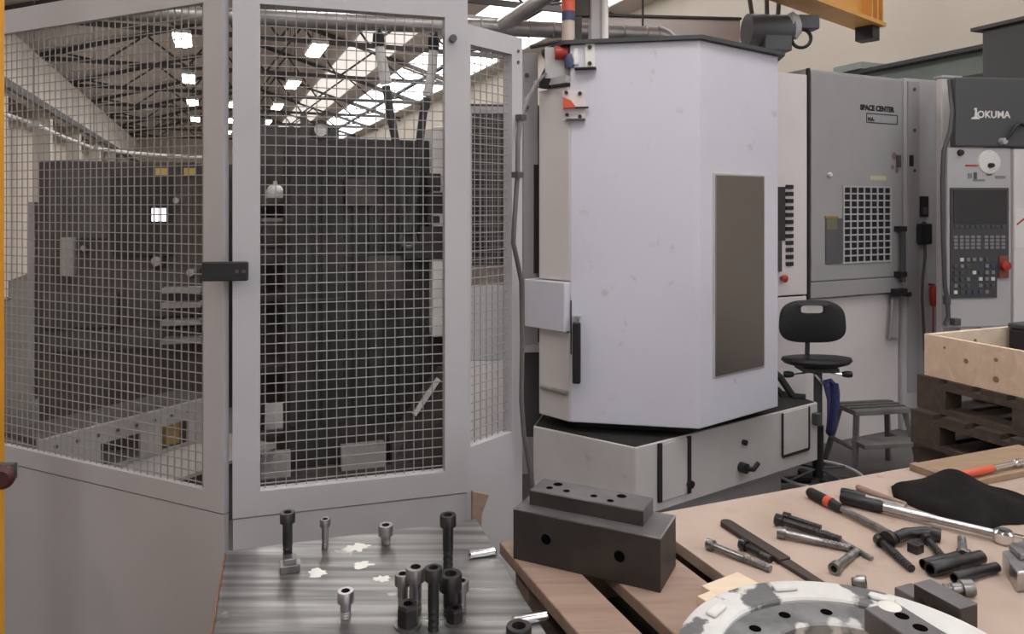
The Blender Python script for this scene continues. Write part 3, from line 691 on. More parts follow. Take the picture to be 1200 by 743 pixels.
# white operator column with the button strip
OC = Plane(P(911, 0, 5.2).xy, 66)
oc = thing('operator_column', 'off-white operator column with a strip of square push buttons', 'control column', OC.pt(.1, 0, -.2))
ow = OC.s_(946)
MB().slab(OC, -.25, ow, OC.z(930, 346), OC.z(930, 86), -.3, 0).build('upper_body', M['machine_white'], oc, bevel=.008)
MB().slab(OC, -.25, ow, 0, OC.z(930, 346)-.012, -.32, -.005).build('lower_body', M['machine_white'], oc, bevel=.006)
MB().slab(OC, -.2, ow-.02, OC.z(930, 346)-.012, OC.z(930, 346), -.3, -.02).build('joint_gap', M['seal'], oc)
MB().slab(OC, OC.s_(905), OC.s_(919), OC.z(915, 282), OC.z(915, 219), -.01, .012).build('display_strip', M['screen'], oc)
MB().slab(OC, OC.s_(905), OC.s_(915), OC.z(915, 318), OC.z(915, 282), -.01, .012).build('display_strip', M['dark2'], oc)
for i in range(12):
    yy = 219+i*8.2
    MB().slab(OC, OC.s_(920.5), OC.s_(928.5), OC.z(924, yy+2.4), OC.z(924, yy-2.4), -.005, .014).build('push_button', M['black'], oc, bevel=.003)
es = OC.pt(OC.s_(915.5), OC.z(915, 326), 0)
MB().lathe(es, OC.n, [(0, 0), (.014, 0), (.014, .02), (.026, .025), (.027, .04), (.018, .048), (0, .05)]).build('stop_button', M['red'], oc, smooth=True)

# electrical cabinet
CP = Plane(P(949, 0, 5.456).xy, 64)
ec = thing('electrical_cabinet', 'grey electrical cabinet with a vent grille and black lettering', 'cabinet', CP.pt(.3, 0, -.3))
cw = CP.s_(1059); zt = CP.z(950, 80); zb = CP.z(950, 351)
MB().slab(CP, -.02, cw+.02, zb, zt, -.7, -.02).build('body', M['cabinet'], ec, bevel=.01)
dz = MB().slab(CP, .015, cw-.01, zb+.13, zt-.02, -.02, 0).build('cabinet_door', M['cabinet'], ec, bevel=.006)
MB().slab(CP, .015, cw-.01, zb+.005, zb+.122, -.02, -.003).build('kick_panel', M['cabinet'], ec, bevel=.004)
MB().slab(CP, -.018, .0, zb, zt, -.02, .004).build('edge_gap', M['seal'], ec)
MB().slab(CP, -.10, cw+.02, 0, zb-.01, -.75, -.06).build('lower_body', M['machine_white'], ec, bevel=.008)
# vent grille: frame bars standing proud of a black recess
v0, v1 = CP.s_(988), CP.s_(1043); vz0, vz1 = CP.z(1010, 307), CP.z(1010, 219)
gr = MB().slab(CP, v0, v1, vz0, vz1, -.005, .003).build('vent_recess', M['black'], dz)
nx, nz = 7, 11
for i in range(nx+1):
    s = v0+(v1-v0)*i/nx; MB().slab(CP, s-.0062, s+.0062, vz0-.01, vz1+.01, .002, .010).build('grille_bar', M['cabinet_l'], gr)
for j in range(nz+1):
    z = vz0+(vz1-vz0)*j/nz; MB().slab(CP, v0-.01, v1+.01, z-.0055, z+.0055, .002, .0095).build('grille_bar', M['cabinet_l'], gr)
MB().slab(CP, CP.s_(967), CP.s_(986), CP.z(976, 309), CP.z(976, 256), -.005, .012).build('inspection_window', mat('inspection_pane', (.10, .10, .11), .3), dz, bevel=.003)
MB().slab(CP, CP.s_(967), CP.s_(979), CP.z(976, 269), CP.z(976, 256), .011, .014).build('status_sticker', mat('olive_sticker', (.17, .16, .10), .7), dz)
MB().slab(CP, CP.s_(966), CP.s_(980), CP.z(976, 256), CP.z(976, 253), 0, .016).build('window_lip', M['brass'], dz)
MB().slab(CP, CP.s_(1020), CP.s_(1038), CP.z(1030, 211), CP.z(1030, 206), 0, .003).build('yellow_sticker', mat('pale_yellow_sticker', (.55, .48, .30), .7), dz)
kn = CP.pt(CP.s_(971), CP.z(971, 205), 0)
MB().lathe(kn, CP.n, [(0, 0), (.016, 0), (.02, .015), (.012, .028), (0, .03)]).build('round_knob', M['white'], dz, smooth=True)
lo = CP.pt(CP.s_(1028), CP.z(1028, 130), .001)
text_mesh('SPACE CENTER', .056, lo, CP.u, UP, 'lettering', M['black'], dz, bold=.0028)
text_mesh('MA-', .045, CP.pt(CP.s_(1021), CP.z(1021, 142), .001), CP.u, UP, 'lettering', M['black'], dz, bold=.001)
x0, x1 = CP.s_(1015.5), CP.s_(1051.5); z0, z1 = CP.z(1033, 144.5), CP.z(1033, 134)
fr = MB()
for (a_, b_, c_, d_) in ((x0, x1, z0-.003, z0+.003), (x0, x1, z1-.003, z1+.003), (x0-.003, x0+.003, z0, z1), (x1-.003, x1+.003, z0, z1)): fr.slab(CP, a_, b_, c_, d_, 0, .0025)
fr.build('lettering_border', M['black'], dz)
# pull bar and latches
hb = CP.s_(1052)
ph = MB().slab(CP, hb-.02, hb+.02, CP.z(1052, 330), CP.z(1052, 266), .03, .06).build('pull_bar', M['dark'], dz, bevel=.006)
for y in (267, 320): MB().slab(CP, hb-.045, hb+.03, CP.z(1052, y+4), CP.z(1052, y-2), 0, .06).build('pull_bar_mount', M['black'], ph)
MB().slab(CP, CP.s_(1044), CP.s_(1057), CP.z(1050, 346), CP.z(1050, 338), -.005, .05).build('cam_lock', M['black'], ec)
MB().slab(CP, CP.s_(1058), CP.s_(1063), CP.z(1060, 347), CP.z(1060, 342), -.005, .04).build('cam_lock', M['black'], ec)
MB().slab(CP, CP.s_(1050), CP.s_(1053.5), CP.z(1052, 196), CP.z(1052, 182), 0, .02).build('hinge', M['dark'], dz)
rust = mat('rust_smear', (.20, .15, .14), .7)
for (x, y, r) in ((1048, 183, .03), (1051, 200, .02), (1046, 196, .018)):
    MB().lathe(CP.pt(CP.s_(x), CP.z(x, y), 0), CP.n, [(0, .0008), (r*.6, .0008), (r, .0003)], 14).build('rust_spot', rust, dz)

# light grey column with switches right of the cabinet
RC = Plane(CP.pt(cw+.025, 0, -.02).xy, 68)
lcn = thing('cable_column', 'light grey upright cable column beside the grey cabinet', 'column', RC.pt(.15, 0, -.1))
rw = RC.s_(1098)
MB().slab(RC, .0, rw, 0, RC.z(1080, 93), -.3, 0).build('column_body', M['cabinet_l'], lcn, bevel=.006)
MB().slab(RC, RC.s_(1063), RC.s_(1076), .3, RC.z(1070, 96), 0, .012).build('hinge_strip', M['cabinet'], lcn)
for y in (105, 153, 200): MB().cyl(RC.pt(RC.s_(1070), RC.z(1070, y), .01), RC.pt(RC.s_(1070), RC.z(1070, y), .018), .014, n=8).build('bolt_head', M['dark'], lcn)
MB().slab(RC, RC.s_(1064), RC.s_(1067), RC.z(1066, 195), RC.z(1066, 182), .01, .03).build('hinge_pin', M['black'], lcn)
MB().slab(RC, RC.s_(1077), RC.s_(1086), RC.z(1080, 254), RC.z(1080, 230), -.004, .02).build('rocker_switch', M['black'], lcn, bevel=.004)
MB().slab(RC, RC.s_(1079), RC.s_(1084), RC.z(1080, 251), RC.z(1080, 243), .018, .028).build('rocker_switch', M['dark'], lcn, bevel=.003)
pc = RC.pt(RC.s_(1079), RC.z(1079, 274), .03)
pe = thing('pendant_control', 'black hand pendant hanging on the light grey cable column', 'pendant', pc)
MB().slab(RC, RC.s_(1072.5), RC.s_(1085.5), RC.z(1079, 286), RC.z(1079, 262), .0, .06).build('pendant_body', M['black'], pe, bevel=.012)
MB().lathe(RC.pt(RC.s_(1079), RC.z(1079, 263), .03), UP, [(0, 0), (.02, 0), (.016, .02), (0, .025)], 10).build('pendant_top', M['black'], pe, smooth=True)
MB().slab(RC, RC.s_(1072), RC.s_(1074), RC.z(1079, 284), RC.z(1079, 266), .01, .05).build('side_grip', M['seal'], pe)
q = lambda x, y, o=.04: RC.pt(RC.s_(x), RC.z(x, y), o)
MB().tube([q(1079, 286), q(1079, 300), q(1076, 325), q(1075.5, 350), q(1077, 380), q(1079, 410)], .011, 8).build('pendant_cable', M['dark'], pe, smooth=True)
hk = thing('safety_key', 'red plug on a lead hanging from the light grey column', 'plug', q(1091, 345))
MB().lathe(q(1088.5, 358), UP, [(0, 0), (.018, 0), (.028, .05), (.03, .14), (.02, .165), (0, .17)], 12).build('plug_body', M['red'], hk, smooth=True)
MB().tube([q(1088.5, 358), q(1088.5, 372), q(1088, 400)], .006, 6).build('plug_lead', M['red'], hk, smooth=True)
MB().cyl(q(1088.5, 333, -.02), q(1088.5, 333, .05), .008, n=8).build('hook', M['dark'], hk)
gv = thing('work_glove', 'limp grey cloth hanging on the white panel below the cam lock', 'cloth', q(1052, 380))
GP = Plane(P(1043, 0, 5.86).xy, 64)
gx = lambda u_, v_: CP.pt(CP.s_(1045)+(CP.s_(1058)-CP.s_(1045))*(.5+(u_-.5)*(.55+.6*v_)), CP.z(1050, 348)+(CP.z(1050, 399)-CP.z(1050, 348))*v_, -.03+.015*math.sin(u_*9+v_*2))
MB().grid(gx, 12, 10).build('cloth_fold', mat('grey_cloth', (.36, .33, .33), .9), gv, smooth=True, solid=.012)

# white column and control console
WP = Plane(P(1104, 0, 5.75).xy, 74)
wc = thing('console_post', 'white upright post behind the control console', 'post', WP.pt(.1, 0, -.1))
MB().slab(WP, 0, WP.s_(1126), 0, WP.z(1105, 91), -.06, 0).build('post_body', M['machine_white'], wc, bevel=.01)
MB().slab(WP, -.01, WP.s_(1126), WP.z(1105, 91), WP.z(1105, 88), -.07, .01).build('post_cap', M['cabinet_l'], wc)
KP = Plane(P(1110, 0, 5.45).xy, 84)
co = thing('control_console', 'grey control console with dark screen, keypad and white logo on its charcoal top', 'control panel', KP.pt(.3, 0, -.2))
k = KP.s_; kz = KP.z
MB().slab(KP, 0, k(1185.5), kz(1140, 384), kz(1140, 173), -.07, 0).build('console_body', M['cabinet_l'], co, bevel=.012)
MB().slab(KP, k(1150), k(1178), 0, kz(1140, 384), -.065, -.005).build('console_leg', M['cabinet_l'], co)
tp = MB().slab(KP, k(1118), k(1230), kz(1140, 172), kz(1140, 91), -.05, .02).build('console_top', M['dark'], co, bevel=.01)
lo = KP.pt(k(1162), kz(1162, 138.5), .021)
text_mesh('OKUMA', .072, lo, KP.u, UP, 'logo_lettering', M['white'], tp, bold=.0015)
# the mark before the name: a pointed post on a flared foot
mx = k(1141)
mk = [(-.034, 0), (.030, 0), (.030, .008), (.012, .018), (.008, .082), (-.008, .082), (-.016, .070), (-.004, .068), (-.010, .02), (-.034, .008)]
MB().extrude([KP.pt(mx+a_, kz(1140, 140)+b_, .02) for a_, b_ in mk], KP.n*.003).build('logo_mark', M['white'], tp)
MB().tube([KP.pt(k(1171), kz(1171, 166), .05), KP.pt(k(1176), kz(1176, 160), .06), KP.pt(k(1182), kz(1182, 150), .06), KP.pt(k(1188), kz(1188, 146), .05), KP.pt(k(1200), kz(1200, 148), .04)], .012, 8).build('arm_cable', M['black'], co, smooth=True)
MB().lathe(KP.pt(k(1171), kz(1171, 166), .02), KP.n, [(0, 0), (.025, 0), (.022, .04), (0, .045)]).build('cable_socket', M['cabinet_l'], co, smooth=True)
# screen, keypads
MB().slab(KP, k(1113), k(1181), kz(1140, 326), kz(1140, 220), -.002, .012).build('fascia', M['dark2'], co, bevel=.004)
MB().slab(KP, k(1113), k(1167), kz(1140, 349), kz(1140, 326.2), -.002, .012).build('fascia', M['dark2'], co)
MB().slab(KP, k(1116), k(1178), kz(1140, 262), kz(1140, 223), .01, .016).build('screen', M['screen'], co)
for i in range(10):
    s = k(1117)+i*(k(1178)-k(1117))/10
    MB().slab(KP, s, s+.028, kz(1140, 267), kz(1140, 264), .01, .018).build('soft_key', M['dark'], co)
for r in range(4):
    for c in range(9):
        s = k(1116)+c*(k(1176)-k(1116))/9+(.015 if c > 4 else 0)
        y = 276+r*4.2
        MB().slab(KP, s, s+.030, kz(1140, y+3), kz(1140, y), .01, .018).build('key', M['key'], co)
random.seed(3)
for r in range(6):
    for c in range(8):
        y = 302+r*7.6
        s = k(1115.5)+c*.049
        if s > k(1166) : continue
        if random.random() < .25: continue
        m_ = random.choice(['key', 'dark', 'paper', 'key', 'dark', 'sock'])
        MB().slab(KP, s+.004, s+.030, kz(1140, y+4), kz(1140, y), .01, .02).build('switch', M[m_], co)
ekc = KP.pt(k(1173), kz(1173, 311), .01)
MB().slab(KP, k(1169), k(1180), kz(1140, 326), kz(1140, 300), .01, .02).build('stop_plate', mat('dull_red_plate', (.22, .06, .05), .5), co)
MB().lathe(ekc, KP.n, [(0, 0), (.02, 0), (.02, .025), (.034, .03), (.034, .05), (0, .055)]).build('stop_button', M['red'], co, smooth=True)
MB().lathe(KP.pt(k(1125), kz(1125, 179), 0), KP.n, [(0, 0), (.025, 0), (.02, .02), (0, .022)], 12).build('key_switch', M['black'], co, smooth=True)
dl = MB().lathe(KP.pt(k(1159), kz(1159, 190), 0), KP.n, [(0, .002), (.085, .002), (.09, 0), (.085, .01), (0, .012)], 24).build('jog_dial', M['paper'], co, smooth=True)
MB().lathe(KP.pt(k(1159), kz(1159, 194), .01), KP.n, [(0, 0), (.02, 0), (.016, .03), (0, .03)], 12).build('dial_knob', M['black'], dl, smooth=True)
for (x, y, w_, h_, m_) in ((1131, 193, 15, 2, 'red'), (1141, 202, 3.5, 8, 'dark'), (1156, 203, 6, 2.5, 'dark'), (1134, 203, 5, 6, 'key'), (1166, 206, 12, 3, 'key'), (1140, 210, 14, 2, 'key')):
    MB().slab(KP, k(x), k(x+w_), kz(x, y+h_), kz(x, y), -.001, .004).build('marking', M[m_], co)
MB().slab(KP, k(1113), k(1121), kz(1140, 380), kz(1140, 372), 0, .05).build('cable_clamp', M['dark'], co, bevel=.005)
cc = thing('console_cable', 'dark grey cable hose running down the left edge of the console', 'cable', KP.pt(-.03, kz(1103, 383), .03))
q = lambda x, y, o=.03: KP.pt(k(x), kz(x, y), o)
MB().tube([q(1118, 92, -.05), q(1116, 130, 0), q(1110, 155), q(1102.5, 178), q(1101, 210), q(1102, 280), q(1104, 335), q(1107, 350), q(1108, 370), q(1104, 380)], .016, 8).build('hose', M['dark'], cc, smooth=True)
MB().tube([q(1106, 346), q(1106.5, 356)], .026, 10).build('hose_clip', M['dark'], cc)
# pale notice panel at the side of the console
npn = MB().slab(KP, k(1187), k(1245), .02, kz(1190, 174.5), -.06, .01).build('side_cabinet', M['machine_white'], None, bevel=.008)
tag(npn, 'tall off-white side cabinet next to the control console', 'cabinet'); recentre(npn)
nt_ = MB().slab(KP, k(1188), k(1240), kz(1190, 290), kz(1190, 244), .011, .013).build('paper_notice', M['paper'], None)
tag(nt_, 'white paper notice with a red stroke on the side cabinet', 'notice')
MB().extrude([KP.pt(k(1190), kz(1190, 262), .013), KP.pt(k(1200), kz(1190, 254), .013), KP.pt(k(1200), kz(1190, 256.5), .013), KP.pt(k(1190), kz(1190, 264.5), .013)], KP.n*.001).build('red_stroke', M['red'], nt_)
# tall dark cabinet beyond
UPl = Plane(P(1147, 0, 6.4).xy, HALL+180)
tk = thing('tall_dark_cabinet', 'tall dark grey cabinet rising behind the control console', 'cabinet', UPl.pt(.5, 0, -.3))
MB().slab(UPl, .03, 1.2, .0, UPl.z(1150, 36), -.55, 0).build('body', M['dark'], tk, bevel=.01)
MB().slab(UPl, -.04, 1.25, UPl.z(1150, 36), UPl.z(1150, 32), -.57, .05).build('top_cover', M['cell_mid'], tk)

# ------------------------------------------------------------ work chair
def chair():
    C = P(949.5, 0, 4.78); C.z = 0; zz = lambda y: HC-(y-HY)/F*4.78
    t = thing('work_chair', 'black swivel work chair with a slotted backrest in front of the cabinet', 'chair', C)
    # backrest: rounded plate with a hand slot, gently curved
    N = 56; W, H = .215, .132; zc = zz(376)
    def se(a, w, h, p=3.2):
        c, s_ = math.cos(a), math.sin(a); return (math.copysign(abs(c)**(2/p), c)*w, math.copysign(abs(s_)**(2/p), s_)*h)
    def bend(x, z, o): return V(C.x+x, C.y-.02+o-.25*x*x, zc+z)
    loops = []
    for (w_, h_, dz, o, p) in ((W, H, 0, .018, 3.2), (W+.004, H+.004, 0, 0, 3.2), (W, H, 0, -.022, 3.2), (W*.8, H*.82, 0, -.03, 3.0), (.078, .030, .078, -.028, 4), (.072, .024, .078, -.01, 4), (.078, .030, .078, .016, 4), (W*.8, H*.82, 0, .022, 3.0)):
        loops.append([bend(se(2*math.pi*i/N, w_, h_, p)[0]*(1 if dz else 1-.09*(se(2*math.pi*i/N, w_, h_, p)[1]/h_+1)/2), se(2*math.pi*i/N, w_, h_, p)[1]+dz, o) for i in range(N)])
    mb = MB(); vs = [v for l in loops for v in l]; fs = []
    m_ = len(loops)
    for a in range(m_):
        b = (a+1) % m_
        for i in range(N): fs.append((a*N+i, a*N+(i+1) % N, b*N+(i+1) % N, b*N+i))
    mb.add(vs, fs).build('backrest', M['black'], t, smooth=True)
    # seat: thick rounded cushion
    zs = zz(420)
    prof = [(0, -.03), (.15, -.03), (.20, -.015), (.218, .005), (.21, .025), (.17, .034), (.08, .030), (0, .027)]
    mb = MB().lathe((0, 0, 0), UP, prof, 36)
    for v in mb.v:
        x, y = v.x, v.y; v.x = C.x+x; v.y = C.y-.10+y*.72; v.z = zs+v.z*.9+.06*(x*x)/.05*.1-.05*y
    mb.build('seat', M['black'], t, smooth=True)
    MB().box((C.x, C.y-.10, zs-.04), (.22, .17, .03), 90).build('seat_pan', M['dark2'], t, bevel=.008)
    MB().tube([V(C.x, C.y+.0, zs-.05), V(C.x, C.y+.05, zs+.0), V(C.x, C.y+.04, zz(385))], .016, 8).build('back_post', M['dark'], t, smooth=True)
    cy = C.y-.12
    MB().cyl(V(C.x, cy, .07), V(C.x, cy, zs-.06), .026).build('gas_column', M['dark'], t, smooth=True)
    MB().cyl(V(C.x, cy, .07), V(C.x, cy, .42), .034).build('column_sleeve', M['black'], t, smooth=True)
    for s in (-1, 1):
        l = MB().tube([V(C.x+s*.05, cy, zs-.06), V(C.x+s*.15, cy, zs-.075), V(C.x+s*.20, cy, zs-.072)], .006, 6).build('lever', M['chrome'], t)
        MB().lathe(V(C.x+s*.155, cy, zs-.075), V(s, 0, 0), [(0, 0), (.016, 0), (.022, .03), (.02, .055), (0, .06)], 12).build('lever_knob', M['black'], l, smooth=True)
    MB().tube([V(C.x-.04, cy-.02, zs-.06), V(C.x+.03, cy-.03, zs-.14), V(C.x+.055, cy-.03, zs-.2)], .008, 6).build('tilt_rod', M['chrome'], t, smooth=True)
    rz = zz(548); 
    rg_ = MB().torus(V(C.x, cy, rz+.005), UP, .26, .009, 44, 8).build('foot_ring', M['pale_ring'], t, smooth=True)
    for k_ in range(4):
        a = k_*math.pi/2+.5; MB().cyl(V(C.x, cy, rz+.04), V(C.x+.26*math.cos(a), cy+.26*math.sin(a), rz+.005), .008, n=6).build('ring_spoke', M['dark'], rg_)
    for k_ in range(5):
        a = k_*2*math.pi/5+.3; e = V(C.x+.28*math.cos(a), cy+.28*math.sin(a), .04)
        l = MB().tube([V(C.x, cy, .08), V(C.x+.15*math.cos(a), cy+.15*math.sin(a), .065), e], [.03, .022, .018], 8).build('base_leg', M['black'], t, smooth=True)
        MB().cyl(V(e.x, e.y, 0), V(e.x, e.y, .04), .022).build('glide', M['rubber'], l)
    # blue rag over the tilt rod
    r0 = V(C.x+.045, cy-.045, zs-.135)
    rg = thing('blue_rag', 'dark blue rag hanging under the seat of the black work chair', 'rag', r0)
    fn = lambda u, v: V(r0.x-.035+.085*u*(1-.25*v)+.02*v*(1-v)*2+.02*v, r0.y-.02*math.sin(u*8+v*3)-.01, r0.z+.02-.30*v-.03*math.sin(u*5)*v)
    MB().grid(fn, 10, 12).build('rag_cloth', M['blue'], rg, smooth=True, solid=.012)
    MB().tube([V(r0.x-.03, r0.y, r0.z+.02), V(r0.x+.01, r0.y-.01, r0.z+.035), V(r0.x+.05, r0.y, r0.z-.01)], .014, 8).build('rag_fold', M['blue'], rg, smooth=True)
chair()
# grey step stool
def step_stool():
    d = 5.05; c = P(1022, 0, d); zt = HC-(474-HY)/F*d
    t = thing('step_stool', 'grey metal step stool beside the black work chair', 'stool', (c.x, c.y, 0))
    m = M['step_grey']
    MB().box((c.x, c.y, zt-.02), (.42, .24, .035), 80).build('top_step', m, t, bevel=.006)
    u = dirv(80); n = V(-u.y, u.x, 0)
    for s in (-1, 1):
        for w_ in (-1, 1):
            MB().tube([V(c.x, c.y, zt-.035)+u*(s*.18)+n*(w_*.09), V(c.x, c.y, 0)+u*(s*.25)+n*(w_*.17)], .022, 4).build('leg', m, t)
        MB().tube([V(c.x, c.y, .2)+u*(s*.225)+n*(-.13), V(c.x, c.y, .2)+u*(s*.225)+n*(.13)], .014, 6).build('stretcher', m, t)
    MB().box(V(c.x, c.y, .24)-n*.16, (.44, .14, .03), 80).build('lower_step', m, t, bevel=.005)
    for q_ in (-.06, 0, .06): MB().box(V(c.x, c.y, zt+.001)+n*q_, (.40, .02, .006), 80).build('tread_strip', M['cell_mid'], t)
step_stool()

# ------------------------------------------------------------ pallet stack with a pine pallet collar
PC = P(1083, 0, 3.35); PC.z = 0
PH = .148
def pallet():
    t = thing('pallet', 'dark weathered wooden pallet, topmost of the stack, right under the pine collar', 'pallet', PC, 'stacked pallets')
    O = PC-B*.02+A*.02
    bx = lambda u0, u1, v0, v1, z0, z1: MB().para(O+B*u0-A*v0+UP*z0, B*(u1-u0), -A*(v1-v0), UP*(z1-z0))
    Lu, Lv = .82, 1.0
    for i in range(7):                             # top boards run across
        v = .0+i*(Lv-.11)/6; bx(0, Lu, v, v+.11, PH-.022, PH).build('top_board', M['pallet'], t)
    for u in (0, .36, .72):
        bx(u, u+.10, 0, Lv, PH-.044, PH-.0225).build('stringer_board', M['pallet_b'], t)
        bx(u, u+.10, 0, Lv, .0, .022).build('bottom_board', M['pallet_b'], t)
        for v in (0, .43, .86): bx(u, u+.10, v, v+.14, .0225, PH-.0445).build('block', M['pallet_b'], t)
    return t
NP = 7; base_t = pallet()
base_t.location.z = PH*(NP-1)
labs = {NP-2: 'dark weathered wooden pallet, second from the top of the stack below the pine collar'}
for i in range(NP-1):
    sh = B*(-.05 if i == NP-2 else random.uniform(-.03, .03))-A*random.uniform(-.04, .04)
    copy_tree(base_t, sh+UP*(PH*(i-NP+1)), labs.get(i, 'dark weathered wooden pallet low in the stack below the pine collar'))
zc = PH*NP
def collar():
    t = thing('pallet_collar', 'pale pine pallet collar box on top of the dark pallet stack', 'crate', PC+UP*zc)
    h = .185; bx = lambda u0, u1, v0, v1, z0, z1: MB().para(PC+B*u0-A*v0+UP*z0, B*(u1-u0), -A*(v1-v0), UP*(z1-z0))
    bx(0, .022, 0, .96, zc, zc+h).build('side_board', M['pine'], t, bevel=.002)
    bx(.758, .78, 0, .96, zc, zc+h).build('side_board', M['pine'], t, bevel=.002)
    bx(.0225, .7575, 0, .022, zc, zc+h).build('end_board', M['pine_b'], t, bevel=.002)
    bx(.0225, .7575, .938, .96, zc, zc+h).build('end_board', M['pine_b'], t, bevel=.002)
    knotm = mat('pine_knot', (.30, .16, .08), .7)
    for (v, z, r) in ((.20, .10, .010), (.33, .13, .008), (.33, .05, .012), (.10, .14, .006)):
        MB().lathe(PC-A*v+UP*(zc+z), -B, [(0, .0012), (r, .0008), (r*1.1, 0)], 12).build('knot', knotm, t)
    MB().lathe(PC+B*.3-A*.023+UP*(zc+h-.05), -A, [(0, .0012), (.01, .0008), (.011, 0)], 12).build('knot', knotm, t)
    bxx = thing('black_case', 'black plastic case standing inside the pine pallet collar', 'case', PC+B*.6-A*.2+UP*zc)
    MB().para(PC+B*.50-A*.04+UP*(zc+.001), B*.22, -A*.3, UP*.185).build('case_body', M['black'], bxx, bevel=.012)
    MB().para(PC+B*.497-A*.037+UP*(zc+.186), B*.226, -A*.306, UP*.025).build('case_lid', M['dark2'], bxx, bevel=.008)
    MB().tube([PC+B*.54-A*.15+UP*(zc+.209), PC+B*.54-A*.15+UP*(zc+.235), PC+B*.66-A*.15+UP*(zc+.235), PC+B*.66-A*.15+UP*(zc+.209)], .008, 8).build('case_handle', M['chrome'], bxx, smooth=True)
collar()

# ------------------------------------------------------------ workbench
Z0 = .95
BO = V(-.032, 1.879, 0)
wb = lambda u, v, z: BO+B*u-A*v+UP*z                # bench coordinates: u along the back edge, v towards the viewer
bench = thing('workbench', 'wooden workbench with brown planks and a pale plywood top', 'workbench', wb(1, .6, 0))
bq = lambda mb, u0, u1, v0, v1, z0, z1: mb.para(wb(u0, v0, z0), B*(u1-u0), -A*(v1-v0), UP*(z1-z0))
bq(MB(), 0, .118, 0, 1.25, Z0-.03, Z0).build('plank', M['plank'], bench, bevel=.003)
bq(MB(), .176, .362, 0, 1.25, Z0-.03, Z0).build('plank', M['plank'], bench, bevel=.003)
bq(MB(), .415, 2.25, 0, 1.25, Z0-.03, Z0).build('plywood_top', M['ply'], bench, bevel=.002)
for v in (.06, .6, 1.1): bq(MB(), .02, 2.2, v, v+.08, Z0-.12, Z0-.031).build('bearer', M['plank'], bench)
for u in (.06, 2.1):
    for v in (.06, 1.1): bq(MB(), u, u+.08, v, v+.08, 0, Z0-.146).build('leg', M['plank'], bench)
bq(MB(), .05, 2.2, .05, 1.2, .28, .31).build('lower_shelf', M['plank'], bench)
bq(MB(), .01, .7, .0, 1.2, Z0-.145, Z0-.1205).build('gap_dark_board', M['pallet'], bench)  # dark board added under the top to keep the plank gaps dark

# steel plate on its own stand, left of the bench
ZP = .94
pu, pv = dirv(73), dirv(163); PO = V(-.711, 1.852, 0)
pw_, pd_ = .642, .80
ps = thing('plate_stand', 'dark steel stand carrying the ground steel plate', 'stand', PO+pu*.3+pv*.4)
pbx = lambda mb, u0, u1, v0, v1, z0, z1: mb.para(PO+pu*u0+pv*v0+UP*z0, pu*(u1-u0), pv*(v1-v0), UP*(z1-z0))
pbx(MB(), .03, .58, .04, .76, ZP-.13, ZP-.051).build('frame_top', M['cell_mid'], ps)
for u in (.04, .50):
    for v in (.05, .68): pbx(MB(), u, u+.07, v, v+.07, 0, ZP-.131).build('leg', M['cell_mid'], ps)
plate = thing('steel_plate', 'ground steel plate with milled streaks and standing bolts beside the bench', 'plate', PO+pu*.3+pv*.4+UP*(ZP-.05))
def plate_mat():
    m, nt, b = new_mat('milled_plate'); L = nt.links.new
    b.inputs['Metallic'].default_value = .85
    tc = nt.nodes.new('ShaderNodeTexCoord'); mp = nt.nodes.new('ShaderNodeMapping'); L(tc.outputs['Object'], mp.inputs[0])
    mp.inputs['Rotation'].default_value = (0, 0, math.radians(73-90)); mp.inputs['Scale'].default_value = (.7, 14, 1)
    n = nt.nodes.new('ShaderNodeTexNoise'); n.inputs['Scale'].default_value = 2.2; n.inputs['Detail'].default_value = 6; L(mp.outputs[0], n.inputs['Vector'])
    r = nt.nodes.new('ShaderNodeMapRange'); r.inputs[1].default_value = .38; r.inputs[2].default_value = .68; L(n.outputs['Fac'], r.inputs[0])
    mx = nt.nodes.new('ShaderNodeMix'); mx.data_type = 'RGBA'; mx.inputs[6].default_value = (.17, .165, .165, 1); mx.inputs[7].default_value = (.44, .435, .425, 1)
    L(r.outputs[0], mx.inputs[0])
    n2 = nt.nodes.new('ShaderNodeTexNoise'); n2.inputs['Scale'].default_value = 9; n2.inputs['Detail'].default_value = 4; L(tc.outputs['Object'], n2.inputs['Vector'])
    r2 = nt.nodes.new('ShaderNodeMapRange'); r2.inputs[1].default_value = .70; r2.inputs[2].default_value = .76; L(n2.outputs['Fac'], r2.inputs[0])
    m2 = nt.nodes.new('ShaderNodeMix'); m2.data_type = 'RGBA'; m2.inputs[7].default_value = (.72, .71, .69, 1); L(mx.outputs[2], m2.inputs[6]); L(r2.outputs[0], m2.inputs[0])
    L(m2.outputs[2], b.inputs['Base Color'])
    rr = nt.nodes.new('ShaderNodeMapRange'); rr.inputs[3].default_value = .42; rr.inputs[4].default_value = .26; L(r.outputs[0], rr.inputs[0]); L(rr.outputs[0], b.inputs['Roughness'])
    bp = nt.nodes.new('ShaderNodeBump'); bp.inputs['Strength'].default_value = .12; bp.inputs['Distance'].default_value = .01; L(n.outputs['Fac'], bp.inputs['Height']); L(bp.outputs[0], b.inputs['Normal'])
    return m
pbx(MB(), 0, pw_, 0, pd_, ZP-.05, ZP).build('slab', plate_mat(), plate, bevel=.003)
pbx(MB(), -.004, 0, .0, pd_, ZP-.05, ZP-.004).build('rusty_edge', mat('rusty_edge', (.22, .10, .06), .8), plate)

